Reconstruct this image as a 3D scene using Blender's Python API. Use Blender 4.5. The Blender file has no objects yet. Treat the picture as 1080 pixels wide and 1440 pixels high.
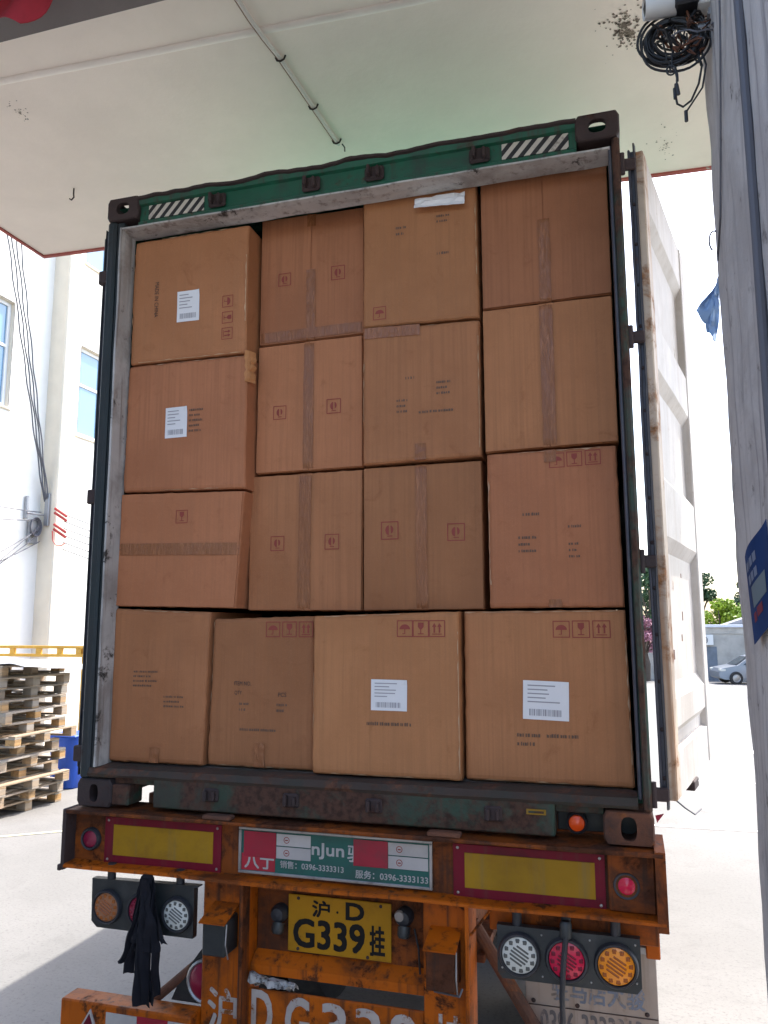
import bpy, math, random
from mathutils import Vector, Matrix, noise
random.seed(7)
R = math.radians
S = bpy.context.scene
COL = S.collection

# ------------------------------------------------------------------ camera
cd = bpy.data.cameras.new('camera'); cam = bpy.data.objects.new('camera', cd); COL.objects.link(cam)
S.camera = cam
cd.sensor_fit = 'VERTICAL'; cd.sensor_height = 36.0; cd.lens = 1090.6 / 1440 * 36
cd.clip_start = 0.05; cd.clip_end = 3000
pitch, yaw, roll = 0.145013, -0.284947, -0.0022
F = Vector((math.sin(yaw)*math.cos(pitch), math.cos(yaw)*math.cos(pitch), math.sin(pitch)))
RT = Vector((math.cos(yaw), -math.sin(yaw), 0)); UP = RT.cross(F)
r_ = RT*math.cos(roll) + UP*math.sin(roll); u_ = -RT*math.sin(roll) + UP*math.cos(roll)
mw = Matrix((r_, u_, -F)).transposed().to_4x4(); mw.translation = (2.331, -3.073, 2.342)
cam.matrix_world = mw

# ------------------------------------------------------------------ world and sun
SUN = Vector((0.36, 0.60, 1.0)).normalized()
w = bpy.data.worlds.new('World'); S.world = w; w.use_nodes = True
nt = w.node_tree; bg = nt.nodes['Background']
sk = nt.nodes.new('ShaderNodeTexSky'); sk.sky_type = 'NISHITA'; sk.sun_disc = False
sk.sun_elevation = math.asin(SUN.z); sk.sun_rotation = math.atan2(SUN.x, SUN.y)
sk.air_density = 1.0; sk.dust_density = 3.0; sk.ozone_density = 1.0
nt.links.new(sk.outputs[0], bg.inputs[0]); bg.inputs[1].default_value = 0.15
ld = bpy.data.lights.new('sun', 'SUN'); ld.energy = 2.0; ld.angle = R(0.55); ld.color = (1, .955, .88)
lo = bpy.data.objects.new('sun', ld); COL.objects.link(lo)
lo.rotation_euler = (-SUN).to_track_quat('-Z', 'Y').to_euler(); lo.location = (6, 4, 12)
S.view_settings.view_transform = 'Standard'; S.view_settings.look = 'None'
S.view_settings.gamma = 1; S.view_settings.use_curve_mapping = False
S.view_settings.exposure = 2.15
S.render.engine = 'CYCLES'
S.cycles.max_bounces = 10; S.cycles.diffuse_bounces = 7; S.cycles.use_denoising = True

# ------------------------------------------------------------------ materials
def rgba(c): return (c[0], c[1], c[2], 1)
def base_mat(name):
    m = bpy.data.materials.new(name); m.use_nodes = True
    t = m.node_tree; return m, t, t.nodes['Principled BSDF']
def coords(t, scale=(1,1,1), rnd=True):
    tc = t.nodes.new('ShaderNodeTexCoord'); mp = t.nodes.new('ShaderNodeMapping'); mp.inputs['Scale'].default_value = scale
    t.links.new(tc.outputs['Object'], mp.inputs[0])
    if rnd:
        oi = t.nodes.new('ShaderNodeObjectInfo'); mu = t.nodes.new('ShaderNodeMath'); mu.operation = 'MULTIPLY'; mu.inputs[1].default_value = 37
        cx = t.nodes.new('ShaderNodeCombineXYZ')
        t.links.new(oi.outputs['Random'], mu.inputs[0])
        for i in range(3): t.links.new(mu.outputs[0], cx.inputs[i])
        t.links.new(cx.outputs[0], mp.inputs['Location'])
    return mp.outputs[0]
def noise_n(t, vec, scale, detail=6, rough=.6, dist=0):
    n = t.nodes.new('ShaderNodeTexNoise'); n.inputs['Scale'].default_value = scale
    n.inputs['Detail'].default_value = detail; n.inputs['Roughness'].default_value = rough; n.inputs['Distortion'].default_value = dist
    t.links.new(vec, n.inputs['Vector']); return n.outputs[0]
def ramp(t, fac, lo, hi):
    r = t.nodes.new('ShaderNodeMapRange'); r.inputs[1].default_value = lo; r.inputs[2].default_value = hi
    r.interpolation_type = 'SMOOTHSTEP'; t.links.new(fac, r.inputs[0]); return r.outputs[0]
def mix(t, a, b, fac, mode='MIX'):
    m = t.nodes.new('ShaderNodeMix'); m.data_type = 'RGBA'; m.blend_type = mode
    for sock, v in ((m.inputs[6], a), (m.inputs[7], b), (m.inputs[0], fac)):
        if hasattr(v, 'links'): t.links.new(v, sock)
        elif isinstance(v, (int, float)): sock.default_value = v
        else: sock.default_value = rgba(v)
    return m.outputs[2]
def mul(t, a, b):
    m = t.nodes.new('ShaderNodeMath'); m.operation = 'MULTIPLY'
    for s_, v in ((m.inputs[0], a), (m.inputs[1], b)):
        if hasattr(v, 'links'): t.links.new(v, s_)
        else: s_.default_value = v
    return m.outputs[0]
def bump(t, b, h, strength=.2, dist=.01):
    n = t.nodes.new('ShaderNodeBump'); n.inputs['Strength'].default_value = strength; n.inputs['Distance'].default_value = dist
    t.links.new(h, n.inputs['Height']); t.links.new(n.outputs[0], b.inputs['Normal'])

def worn(name, base, wear=None, dirt=None, wscale=6, wlo=.55, whi=.68, dscale=3, dlo=.45, dhi=.75, rough=.6, metal=0,
         streak=None, spec=.5, bmp=.15, bscale=60, vary=.12, aniso=(1,1,1), damt=.8):
    m, t, b = base_mat(name)
    v = coords(t, aniso); v1 = coords(t)
    c = base
    n0 = noise_n(t, v1, 2.2, 5)
    c = mix(t, c, tuple(x*(1-vary*2.2) for x in base), ramp(t, n0, .35, .75))
    if dirt: c = mix(t, c, dirt, mul(t, ramp(t, noise_n(t, v, dscale, 8, .68, .4), dlo, dhi), damt))
    if streak:
        vs = coords(t, (26, 26, 1.1))
        c = mix(t, c, streak[0], mul(t, ramp(t, noise_n(t, vs, 1.0, 4, .6), .5, .72), streak[1]))
    rg = None
    if wear:
        wn = noise_n(t, v, wscale, 10, .72, .3); wf = ramp(t, wn, wlo, whi)
        wc = mix(t, wear, tuple(x*.45 for x in wear), ramp(t, noise_n(t, v1, 30, 6), .4, .65))
        c = mix(t, c, wc, wf); rg = wf
    if hasattr(c, 'links'): t.links.new(c, b.inputs['Base Color'])
    else: b.inputs['Base Color'].default_value = rgba(c)
    if rg is not None:
        mr = t.nodes.new('ShaderNodeMapRange'); mr.inputs[3].default_value = rough; mr.inputs[4].default_value = min(1, rough+.35)
        t.links.new(rg, mr.inputs[0]); t.links.new(mr.outputs[0], b.inputs['Roughness'])
    else: b.inputs['Roughness'].default_value = rough
    b.inputs['Metallic'].default_value = metal; b.inputs['Specular IOR Level'].default_value = spec
    if bmp: bump(t, b, noise_n(t, v1, bscale, 6, .65), bmp, .006)
    return m
def plain(name, c, rough=.5, metal=0, spec=.5, trans=0, emit=None, alpha=1):
    m, t, b = base_mat(name)
    b.inputs['Base Color'].default_value = rgba(c); b.inputs['Roughness'].default_value = rough; b.inputs['Metallic'].default_value = metal
    b.inputs['Specular IOR Level'].default_value = spec; b.inputs['Transmission Weight'].default_value = trans
    if emit: b.inputs['Emission Color'].default_value = rgba(c); b.inputs['Emission Strength'].default_value = emit
    return m
def cardboard(name, c):
    m, t, b = base_mat(name)
    v = coords(t)
    oi = t.nodes.new('ShaderNodeObjectInfo')
    n1 = noise_n(t, v, 2.0, 6, .6)
    col = mix(t, c, tuple(a*k for a, k in zip(c, (.78, .74, .70))), ramp(t, n1, .3, .75))
    vs = coords(t, (90, 90, 1.2)); n2 = noise_n(t, vs, 1.0, 3, .5)
    col = mix(t, col, tuple(a*.80 for a in c), mul(t, ramp(t, n2, .38, .72), .85))
    n3 = noise_n(t, v, 9, 8, .7, .8)
    col = mix(t, col, (c[0]*.6, c[1]*.52, c[2]*.46), mul(t, ramp(t, n3, .55, .76), .6))
    n4 = noise_n(t, v, 220, 2, .5)
    col = mix(t, col, tuple(a*1.15 for a in c), mul(t, ramp(t, n4, .5, .8), .35))
    hs = t.nodes.new('ShaderNodeHueSaturation'); mr = t.nodes.new('ShaderNodeMapRange')
    mr.inputs[3].default_value = .82; mr.inputs[4].default_value = 1.12
    mh = t.nodes.new('ShaderNodeMapRange'); mh.inputs[3].default_value = .496; mh.inputs[4].default_value = .506
    t.links.new(mh.outputs[0], hs.inputs['Hue'])
    sc_ = t.nodes.new('ShaderNodeSeparateColor'); t.links.new(oi.outputs['Color'], sc_.inputs[0]); t.links.new(sc_.outputs[0], mr.inputs[0]); t.links.new(sc_.outputs[1], mh.inputs[0]); t.links.new(mr.outputs[0], hs.inputs['Value']); t.links.new(col, hs.inputs['Color'])
    t.links.new(hs.outputs[0], b.inputs['Base Color'])
    b.inputs['Roughness'].default_value = .72; b.inputs['Specular IOR Level'].default_value = .3
    ad = t.nodes.new('ShaderNodeMath'); ad.operation = 'ADD'
    t.links.new(mul(t, n2, .5), ad.inputs[0]); t.links.new(mul(t, n3, 1.2), ad.inputs[1])
    bump(t, b, ad.outputs[0], .35, .004)
    return m
def tape_mat():
    m, t, b = base_mat('brown_packing_tape')
    vs = coords(t, (70, 70, 9)); n = noise_n(t, vs, 1, 6, .7, 1.2)
    col = mix(t, (.26, .100, .041), (.40, .165, .070), ramp(t, n, .45, .75))
    t.links.new(col, b.inputs['Base Color']); b.inputs['Roughness'].default_value = .26; b.inputs['Specular IOR Level'].default_value = .35
    bump(t, b, n, .8, .006); return m
def wood(name, c):
    m, t, b = base_mat(name)
    v = coords(t, (30, 2.2, 30)); n = noise_n(t, v, 1, 6, .7)
    oi = t.nodes.new('ShaderNodeObjectInfo')
    col = mix(t, c, tuple(x*.5 for x in c), ramp(t, n, .4, .7))
    col = mix(t, col, (.34, .325, .30), mul(t, oi.outputs['Random'], .9))
    t.links.new(col, b.inputs['Base Color']); b.inputs['Roughness'].default_value = .85
    bump(t, b, n, .3, .01); return m
def ground_mat():
    m, t, b = base_mat('sunbleached_concrete')
    v = coords(t, rnd=False)
    n1 = noise_n(t, v, .35, 8, .65); n2 = noise_n(t, v, 38, 5, .75); n3 = noise_n(t, v, 3.5, 8, .7, .6)
    col = mix(t, (.160, .155, .147), (.200, .193, .184), ramp(t, n1, .35, .65))
    col = mix(t, col, (.095, .092, .088), mul(t, ramp(t, n2, .50, .70), .7))
    col = mix(t, col, (.115, .11, .104), mul(t, ramp(t, n3, .52, .75), .5))
    t.links.new(col, b.inputs['Base Color']); b.inputs['Roughness'].default_value = .9
    bump(t, b, n2, .35, .006); return m
def stripes_mat(name, a, bcol, freq, ang=0.8):
    m, t, b = base_mat(name)
    tc = t.nodes.new('ShaderNodeTexCoord'); mp = t.nodes.new('ShaderNodeMapping'); mp.inputs['Rotation'].default_value = (0, ang, 0)
    t.links.new(tc.outputs['Object'], mp.inputs[0])
    sp = t.nodes.new('ShaderNodeSeparateXYZ'); t.links.new(mp.outputs[0], sp.inputs[0])
    k = mul(t, sp.outputs[0], freq); fr = t.nodes.new('ShaderNodeMath'); fr.operation = 'FRACT'; t.links.new(k, fr.inputs[0])
    gt = t.nodes.new('ShaderNodeMath'); gt.operation = 'GREATER_THAN'; gt.inputs[1].default_value = .5; t.links.new(fr.outputs[0], gt.inputs[0])
    c = mix(t, a, bcol, gt.outputs[0])
    v = coords(t); c = mix(t, c, (.08, .06, .05), mul(t, ramp(t, noise_n(t, v, 14, 8, .7), .52, .72), .7))
    t.links.new(c, b.inputs['Base Color']); b.inputs['Roughness'].default_value = .5
    return m

M = {}
M['card'] = cardboard('kraft_cardboard', (.43, .176, .078))
M['card2'] = cardboard('pale_kraft_cardboard', (.47, .200, .085))
M['card_fray'] = cardboard('frayed_pale_cardboard', (.56, .36, .22))
M['tape'] = tape_mat()
M['red_ink'] = plain('red_printing_ink', (.26, .045, .03), .7)
M['black_ink'] = plain('black_printing_ink', (.05, .035, .03), .7); M['faint_ink'] = plain('faint_brown_ink', (.135, .075, .045), .7)
M['plate_black'] = plain('black_plate_paint', (.010, .009, .009), .6, spec=.2)
M['grey_ink'] = plain('grey_printing_ink', (.32, .30, .31), .7)
M['label'] = worn('white_paper_label', (.78, .76, .75), rough=.6, bmp=.05, vary=.04)
M['green'] = worn('green_container_paint', (.008, .10, .052), (.075, .035, .022), (.03, .045, .035), 5, .57, .68, 4, .45, .7, .5, streak=((.05, .03, .02), .7), bmp=.25)
M['roof_green'] = worn('sun_faded_green_roof_paint', (.022, .15, .095), (.10, .05, .03), (.06, .2, .13), 5, .62, .72, rough=.6)
M['green_rusty'] = worn('rusted_green_paint', (.020, .058, .034), (.080, .036, .022), (.035, .025, .02), 4, .42, .58, 3, .4, .66, .6, streak=((.06, .035, .022), .9), bmp=.4)
M['dark_green'] = worn('dark_sooty_green_paint', (.013, .022, .024), (.045, .026, .02), (.022, .022, .024), 5, .58, .7, rough=.6, streak=((.05, .05, .05), .5))
M['rust'] = worn('brown_rusted_steel', (.15, .058, .030), (.26, .085, .022), (.035, .022, .018), 7, .5, .66, 5, .45, .66, .85, bmp=.6, bscale=90)
M['sill_rust'] = worn('dark_rusty_sill_paint', (.055, .036, .026), (.13, .055, .03), (.03, .035, .026), 7, .52, .64, 5, .45, .66, .8, bmp=.5)
M['dark_rust'] = worn('dark_rusted_casting', (.045, .026, .024), (.07, .032, .024), (.02, .016, .016), 8, .55, .7, rough=.75, bmp=.5, bscale=80)
M['dirty_white'] = worn('dirty_white_paint', (.50, .48, .45), (.05, .042, .035), (.24, .22, .20), 9, .57, .66, 4, .42, .66, .6, streak=((.16, .13, .11), .8), bmp=.25)
M['door_white'] = worn('weathered_white_door_paint', (.58, .535, .49), (.30, .16, .09), (.42, .37, .32), 4, .63, .72, 2.5, .42, .7, .6, streak=((.38, .31, .25), .6), bmp=.2)
M['door_edge'] = worn('rust_streaked_cream_paint', (.55, .44, .33), (.30, .12, .035), (.3, .22, .16), 6, .50, .66, rough=.6, streak=((.35, .16, .06), .8))
M['rubber'] = worn('black_rubber', (.022, .023, .028), None, (.06, .055, .06), rough=.55, dscale=10)
M['blue_rubber'] = worn('dusty_dark_gasket', (.05, .052, .07), (.10, .06, .05), (.10, .095, .10), 9, .6, .7, rough=.5, dscale=7)
M['orange'] = worn('orange_chassis_paint', (.46, .100, .004), (.085, .028, .010), (.10, .030, .010), 6, .54, .64, 3.5, .45, .66, .5, streak=((.05, .022, .012), .9), bmp=.3, spec=.2)  # base orange darkened to carry the chassis shade, besides its grime and rust
M['orange_dirty_shaded'] = worn('grimy_shaded_orange_paint', (.24, .058, .008), (.075, .027, .013), (.032, .017, .012), 6, .48, .62, 3, .42, .62, .6, streak=((.035, .02, .014), .9), bmp=.35, spec=.2)  # grime plus shade: base darkened for the dim look under the beam
M['refl_yellow'] = worn('dusty_shaded_yellow_reflector', (.36, .195, .010), None, (.20, .105, .014), spec=.2, rough=.5, dscale=5, damt=.8, streak=((.22, .15, .05), .6), bmp=.05, bscale=300)  # dust plus shade: yellow darkened along with the chassis paint
M['refl_red'] = worn('dusty_red_reflector', (.17, .006, .020), None, (.06, .010, .014), spec=.2, rough=.5, dscale=5, streak=((.12, .03, .03), .6), bmp=.05)
M['red_tape'] = worn('red_reflective_tape', (.34, .006, .028), None, (.16, .02, .03), rough=.35, dscale=8, bmp=.05)
M['white_tape'] = worn('white_reflective_tape', (.46, .43, .41), (.2, .15, .13), (.35, .32, .30), 12, .64, .72, rough=.35, dscale=8, bmp=.05)
M['sign_green'] = worn('green_sign_enamel', (.005, .095, .075), None, (.02, .06, .05), rough=.4, dscale=5, bmp=.05)
M['sign_red'] = worn('red_sign_enamel', (.42, .012, .03), None, (.2, .02, .03), rough=.4, dscale=5, bmp=.05)
M['sign_white'] = worn('white_sign_lettering', (.42, .41, .39), None, (.25, .23, .2), rough=.6, dscale=12, bmp=0)
M['stencil'] = worn('worn_white_stencil_paint', (.50, .44, .40), (.28, .085, .015), (.30, .22, .18), 16, .53, .62, rough=.7, dscale=6, bmp=0)
M['alu'] = worn('dull_aluminium', (.42, .41, .40), None, (.15, .13, .12), rough=.4, metal=.7, dscale=8)
M['plate_yellow'] = worn('yellow_number_plate', (.44, .21, .008), (.07, .035, .015), (.18, .088, .014), 10, .62, .72, spec=.2, rough=.5, dscale=5, bmp=.1)  # shade of the truck rear put into a darker yellow, with dirt over it
M['black'] = plain('black_plastic', (.012, .012, .014), .5)
M['black_metal'] = worn('black_painted_steel', (.018, .022, .023), (.06, .04, .03), (.05, .05, .048), 9, .62, .72, rough=.45, dscale=6)
M['lens_clear'] = plain('clear_lens', (.55, .55, .50), .15)
M['lens_red'] = plain('red_lens', (.55, .008, .05), .18)
M['lens_dark_red'] = plain('dark_red_lens', (.20, .008, .035), .3)  # darker version of the red lens, used on the left-hand lamps
M['lens_amber'] = plain('amber_lens', (.75, .24, .01), .18)
M['lens_amber_dark'] = worn('blotchy_dark_amber_lens', (.30, .12, .05), None, (.12, .06, .04), rough=.35, dscale=20)  # darker, browner amber with random blotches, used on the left cluster
M['lens_orange'] = plain('orange_red_lens', (.9, .09, .01), .25)
M['lens_red_dot'] = plain('dark_red_lens_cell', (.17, .004, .02), .2)
M['lens_clear_dot'] = plain('dark_clear_lens_cell', (.10, .10, .09), .2)
M['lens_amber_dot'] = plain('dark_amber_lens_cell', (.30, .08, .01), .2)
M['old_board'] = worn('faded_grey_board', (.36, .31, .27), (.2, .15, .11), (.24, .19, .15), 6, .6, .72, rough=.7, streak=((.22, .17, .13), .6), bmp=.1)
M['faded_blue'] = worn('faded_blue_lettering', (.16, .20, .27), (.34, .29, .25), None, 22, .48, .6, rough=.7, bmp=0)
M['faded_grey'] = worn('faded_grey_lettering', (.14, .135, .14), (.34, .29, .25), None, 22, .52, .64, rough=.7, bmp=0)
M['tyre'] = worn('tyre_rubber', (.02, .02, .021), None, (.06, .055, .05), rough=.8, dscale=6)
M['steel'] = worn('galvanised_steel', (.35, .35, .36), (.2, .12, .08), None, 8, .64, .74, rough=.4, metal=.6)
M['cloth_black'] = plain('black_fabric', (.010, .010, .014), .85, spec=.2)
M['cloth_red'] = worn('red_fabric', (.30, .006, .016), None, (.18, .004, .01), rough=.8, dscale=5)
M['plaster'] = worn('offwhite_soffit_plaster', (.92, .80, .70), (.55, .46, .38), (.84, .725, .63), 5, .70, .80, 1.0, .42, .72, .85, bmp=.25, bscale=25, vary=.03)
M['ridge'] = worn('smooth_soffit_ridge_plaster', (.90, .81, .73), None, (.80, .71, .63), rough=.75, bmp=.1, bscale=30, vary=.03)
M['mould'] = worn('brown_mould_on_plaster', (.30, .24, .19), (.06, .045, .035), (.16, .12, .09), 26, .5, .6, 12, .45, .6, .9, bmp=.4)
M['grey_plaster'] = worn('grey_lintel_plaster', (.19, .175, .165), None, (.15, .14, .13), rough=.9, vary=.05)
M['bay_wall'] = worn('pale_bay_wall_paint', (.55, .53, .50), None, (.45, .43, .40), rough=.9)
M['red_edge'] = worn('faded_red_edge_paint', (.42, .09, .07), (.5, .42, .38), (.3, .08, .07), 14, .58, .66, rough=.8)
M['column'] = worn('stained_column_plaster', (.58, .555, .53), (.27, .245, .225), (.40, .375, .36), 9, .57, .68, 4.0, .40, .68, .9, streak=((.24, .225, .225), .75), bmp=1.0, bscale=22, vary=.06)
M['ground'] = ground_mat()
M['dock'] = worn('dock_concrete', (.44, .42, .39), (.2, .19, .18), (.26, .25, .24), 3, .6, .72, rough=.9)
M['road_white'] = worn('worn_white_road_paint', (.78, .77, .74), (.42, .41, .39), None, 14, .56, .66, rough=.8)
M['road_yellow'] = worn('pale_yellow_road_paint', (.72, .66, .42), (.42, .41, .39), None, 14, .56, .66, rough=.8)
M['wall_white'] = worn('white_rendered_wall', (.86, .83, .77), None, (.80, .76, .69), rough=.9, dscale=.5, vary=.03)
M['wall_cream'] = worn('cream_rendered_wall', (.74, .66, .53), None, (.64, .57, .46), rough=.9, dscale=.7, vary=.04)
M['wall_beige'] = worn('beige_rendered_wall', (.46, .43, .38), (.36, .33, .29), (.40, .37, .33), 2, .62, .74, rough=.9, dscale=.6)
M['glass_blue'] = plain('blue_window_glass', (.14, .27, .40), .08, spec=.8)
M['frame_white'] = plain('white_window_frame', (.72, .72, .71), .5)
M['grey_door'] = worn('grey_blue_steel_door', (.16, .19, .23), None, (.12, .14, .17), rough=.5, dscale=1.2)
M['roof_edge'] = plain('pale_roof_edge', (.62, .63, .68), .7)
M['roof_grey'] = worn('grey_roof_sheet', (.22, .22, .23), None, (.15, .15, .15), rough=.7)
M['ac_white'] = plain('offwhite_plastic', (.66, .66, .63), .5)
M['blue_bin'] = worn('blue_plastic', (.008, .085, .55), None, (.02, .08, .4), rough=.45, dscale=3, bmp=.05)
M['wood'] = wood('weathered_pallet_wood', (.42, .29, .17))
M['wood_warm'] = wood('orange_pallet_wood', (.50, .29, .11))
M['yellow'] = worn('yellow_painted_steel', (.66, .36, .04), (.6, .58, .5), None, 10, .58, .68, rough=.6)
M['tarp'] = plain('grey_plastic_sheet', (.30, .30, .30), .5)
M['cable_grey'] = plain('grey_cable', (.10, .10, .115), .6)
M['cable_brown'] = plain('pale_brown_cable', (.34, .24, .18), .6)
M['cable_black'] = plain('black_cable', (.014, .013, .013), .5)
M['cable_white'] = plain('white_conduit', (.62, .58, .53), .6)
M['insulator'] = plain('red_cable_sleeve', (.42, .04, .035), .5)
M['poster'] = worn('blue_printed_poster', (.010, .055, .19), None, (.006, .02, .07), rough=.75, spec=.15, dscale=6, bmp=.05)
M['poster_pale'] = plain('pale_poster_print', (.20, .24, .32), .8, spec=.1)
M['poster_grey'] = plain('grey_poster_photo', (.17, .22, .24), .8, spec=.1)
M['poster_red'] = plain('dim_red_poster_print', (.20, .05, .07), .8, spec=.1)
M['blue_plastic_film'] = plain('thin_blue_plastic_film', (.30, .46, .70), .3)
M['silver_film'] = worn('crumpled_silver_film', (.45, .44, .42), (.10, .09, .08), None, 25, .5, .6, rough=.35)
M['bark'] = worn('tree_bark', (.10, .075, .055), None, (.05, .04, .03), rough=.9)
def leaf(name, c, k=.6):
    m, t, b = base_mat(name); oi = coords(t); n = noise_n(t, oi, 1.6, 4)
    col = mix(t, c, tuple(x*k for x in c), ramp(t, n, .35, .65)); t.links.new(col, b.inputs['Base Color']); b.inputs['Roughness'].default_value = .6
    b.inputs['Subsurface Weight'].default_value = 0
    return m
M['leaf_lime'] = leaf('lime_leaves', (.26, .38, .02)); M['leaf_dark'] = leaf('dark_green_leaves', (.05, .11, .04)); M['leaf_pink'] = leaf('pink_blossom', (.38, .17, .22))
M['car_silver'] = plain('silver_car_paint', (.20, .22, .25), .3, .3); M['car_white'] = plain('white_car_paint', (.72, .72, .72), .25)
M['car_blue'] = plain('blue_car_paint', (.04, .12, .32), .25); M['car_glass'] = plain('dark_car_glass', (.03, .04, .05), .06, spec=.8)
M['car_red'] = plain('red_tail_lens', (.45, .02, .03), .3)

# ------------------------------------------------------------------ mesh helpers
def unit(v): return Vector(v).normalized()
class MB:
    def __init__(self): self.v = []; self.f = []
    def add(self, vs, fs):
        o = len(self.v); self.v += [tuple(a) for a in vs]; self.f += [tuple(i+o for i in f) for f in fs]; return self
    def box(self, x0, x1, y0, y1, z0, z1, bev=.004, xf=None):
        b = min(bev, (x1-x0)*.4, (y1-y0)*.4, (z1-z0)*.4)
        X = (x0, x1); Y = (y0, y1); Z = (z0, z1); vs = []; idx = {}
        for i in (0, 1):
            for j in (0, 1):
                for k in (0, 1):
                    sx, sy, sz = (1-2*i)*b, (1-2*j)*b, (1-2*k)*b
                    for a, p in enumerate(((X[i], Y[j]+sy, Z[k]+sz), (X[i]+sx, Y[j], Z[k]+sz), (X[i]+sx, Y[j]+sy, Z[k]))):
                        idx[i, j, k, a] = len(vs); vs.append(p)
        fs = []
        def q(*ks, flip): fs.append(tuple(idx[k] for k in (ks[::-1] if flip else ks)))
        for s in (0, 1):
            q((s,0,0,0), (s,0,1,0), (s,1,1,0), (s,1,0,0), flip=s == 1)
            q((0,s,0,1), (1,s,0,1), (1,s,1,1), (0,s,1,1), flip=s == 1)
            q((0,0,s,2), (0,1,s,2), (1,1,s,2), (1,0,s,2), flip=s == 1)
        for s in (0, 1):
            for u in (0, 1):
                fl = (s != u)
                q((0,s,u,1), (0,s,u,2), (1,s,u,2), (1,s,u,1), flip=not fl)
                q((s,0,u,2), (s,0,u,0), (s,1,u,0), (s,1,u,2), flip=not fl)
                q((s,u,0,0), (s,u,0,1), (s,u,1,1), (s,u,1,0), flip=not fl)
        for i in (0, 1):
            for j in (0, 1):
                for k in (0, 1): q((i,j,k,0), (i,j,k,1), (i,j,k,2), flip=(i+j+k) % 2 == 0)
        if xf: vs = [xf(Vector(p)) for p in vs]
        return self.add(vs, fs)
    def prism(self, poly, f0, f1):
        """poly: 2D points; f0/f1 map (a,b)->3D at the two ends"""
        n = len(poly); vs = [f0(*p) for p in poly] + [f1(*p) for p in poly]
        fs = [tuple(range(n-1, -1, -1)), tuple(range(n, 2*n))] + [(i, (i+1) % n, n+(i+1) % n, n+i) for i in range(n)]
        return self.add(vs, fs)
    def cyl(self, c, axis, r, h, n=20, r2=None, cap=True):
        c = Vector(c); a = unit(axis); u = a.orthogonal().normalized(); w_ = a.cross(u); r2 = r if r2 is None else r2
        vs = [c+(u*math.cos(2*math.pi*i/n)+w_*math.sin(2*math.pi*i/n))*r for i in range(n)] + \
             [c+a*h+(u*math.cos(2*math.pi*i/n)+w_*math.sin(2*math.pi*i/n))*r2 for i in range(n)]
        fs = [(i, (i+1) % n, n+(i+1) % n, n+i) for i in range(n)]
        if cap: fs += [tuple(range(n-1, -1, -1)), tuple(range(n, 2*n))]
        return self.add(vs, fs)
    def lathe(self, c, axis, prof, n=24):
        """prof: (radius, height) list along axis"""
        c = Vector(c); a = unit(axis); u = a.orthogonal().normalized(); w_ = a.cross(u); vs = []; k = len(prof)
        for r, h in prof:
            vs += [c+a*h+(u*math.cos(2*math.pi*i/n)+w_*math.sin(2*math.pi*i/n))*max(r, 1e-5) for i in range(n)]
        fs = [(j*n+i, j*n+(i+1) % n, (j+1)*n+(i+1) % n, (j+1)*n+i) for j in range(k-1) for i in range(n)]
        return self.add(vs, fs)
    def tube(self, pts, r, n=8, closed=False):
        pts = [Vector(p) for p in pts]; k = len(pts); rr = r if isinstance(r, (list, tuple)) else [r]*k
        vs = []; prev = None
        for i, p in enumerate(pts):
            if closed: d = pts[(i+1) % k]-pts[i-1]
            else: d = pts[min(i+1, k-1)]-pts[max(i-1, 0)]
            d = d.normalized() if d.length > 1e-9 else Vector((0, 0, 1))
            u = d.orthogonal().normalized() if prev is None else (prev-d*prev.dot(d)).normalized()
            prev = u; w_ = d.cross(u)
            vs += [p+(u*math.cos(2*math.pi*j/n)+w_*math.sin(2*math.pi*j/n))*rr[i] for j in range(n)]
        fs = [((i % k)*n+j, (i % k)*n+(j+1) % n, ((i+1) % k)*n+(j+1) % n, ((i+1) % k)*n+j) for i in range(k if closed else k-1) for j in range(n)]
        if not closed: fs += [tuple(range(n-1, -1, -1)), tuple((k-1)*n+j for j in range(n))]
        return self.add(vs, fs)
    def sheet(self, fn, us, vs_, thick=None):
        """grid surface fn(u,v)->3D, normal = du x dv ; thick: Vector offset for a back side"""
        nu, nv = len(us), len(vs_)
        front = [Vector(fn(u, v)) for v in vs_ for u in us]
        fs = [(j*nu+i, j*nu+i+1, (j+1)*nu+i+1, (j+1)*nu+i) for j in range(nv-1) for i in range(nu-1)]
        if thick is None: return self.add(front, fs)
        t = Vector(thick); N = len(front); back = [p+t for p in front]
        fs += [tuple(N+i for i in f[::-1]) for f in fs]
        loop = [i for i in range(nu)] + [j*nu+nu-1 for j in range(1, nv)] + [(nv-1)*nu+i for i in range(nu-2, -1, -1)] + [j*nu for j in range(nv-2, 0, -1)]
        L = len(loop)
        fs += [(loop[i], N+loop[i], N+loop[(i+1) % L], loop[(i+1) % L]) for i in range(L)]
        return self.add(front+back, fs)
    def build(self, name, mat, parent=None, smooth=False, **props):
        me = bpy.data.meshes.new(name); me.from_pydata(self.v, [], self.f); me.update()
        me.materials.append(M[mat] if isinstance(mat, str) else mat)
        if smooth:
            me.polygons.foreach_set('use_smooth', [True]*len(me.polygons))
            try: me.set_sharp_from_angle(angle=R(35))
            except Exception: pass
        o = bpy.data.objects.new(name, me); COL.objects.link(o)
        if parent: attach(o, parent)
        for k, v in props.items(): o[k] = v
        return o
def attach(o, parent):
    o.parent = parent
    o.matrix_parent_inverse = Matrix.Translation(-parent.location) if parent.type == 'EMPTY' else Matrix.Identity(4)
def thing(name, label, cat, loc, group=None):
    o = bpy.data.objects.new(name, None); o.empty_display_size = .1; COL.objects.link(o); o.location = loc
    return tag(o, label, cat, group)
def tag(o, label, cat, group=None):
    o['label'] = label; o['category'] = cat
    if group: o['group'] = group
    return o
def structure(o): o['kind'] = 'structure'; return o
def box(name, mat, parent, *a, bev=.004, **k): return MB().box(*a, bev=bev).build(name, mat, parent, **k)
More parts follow.
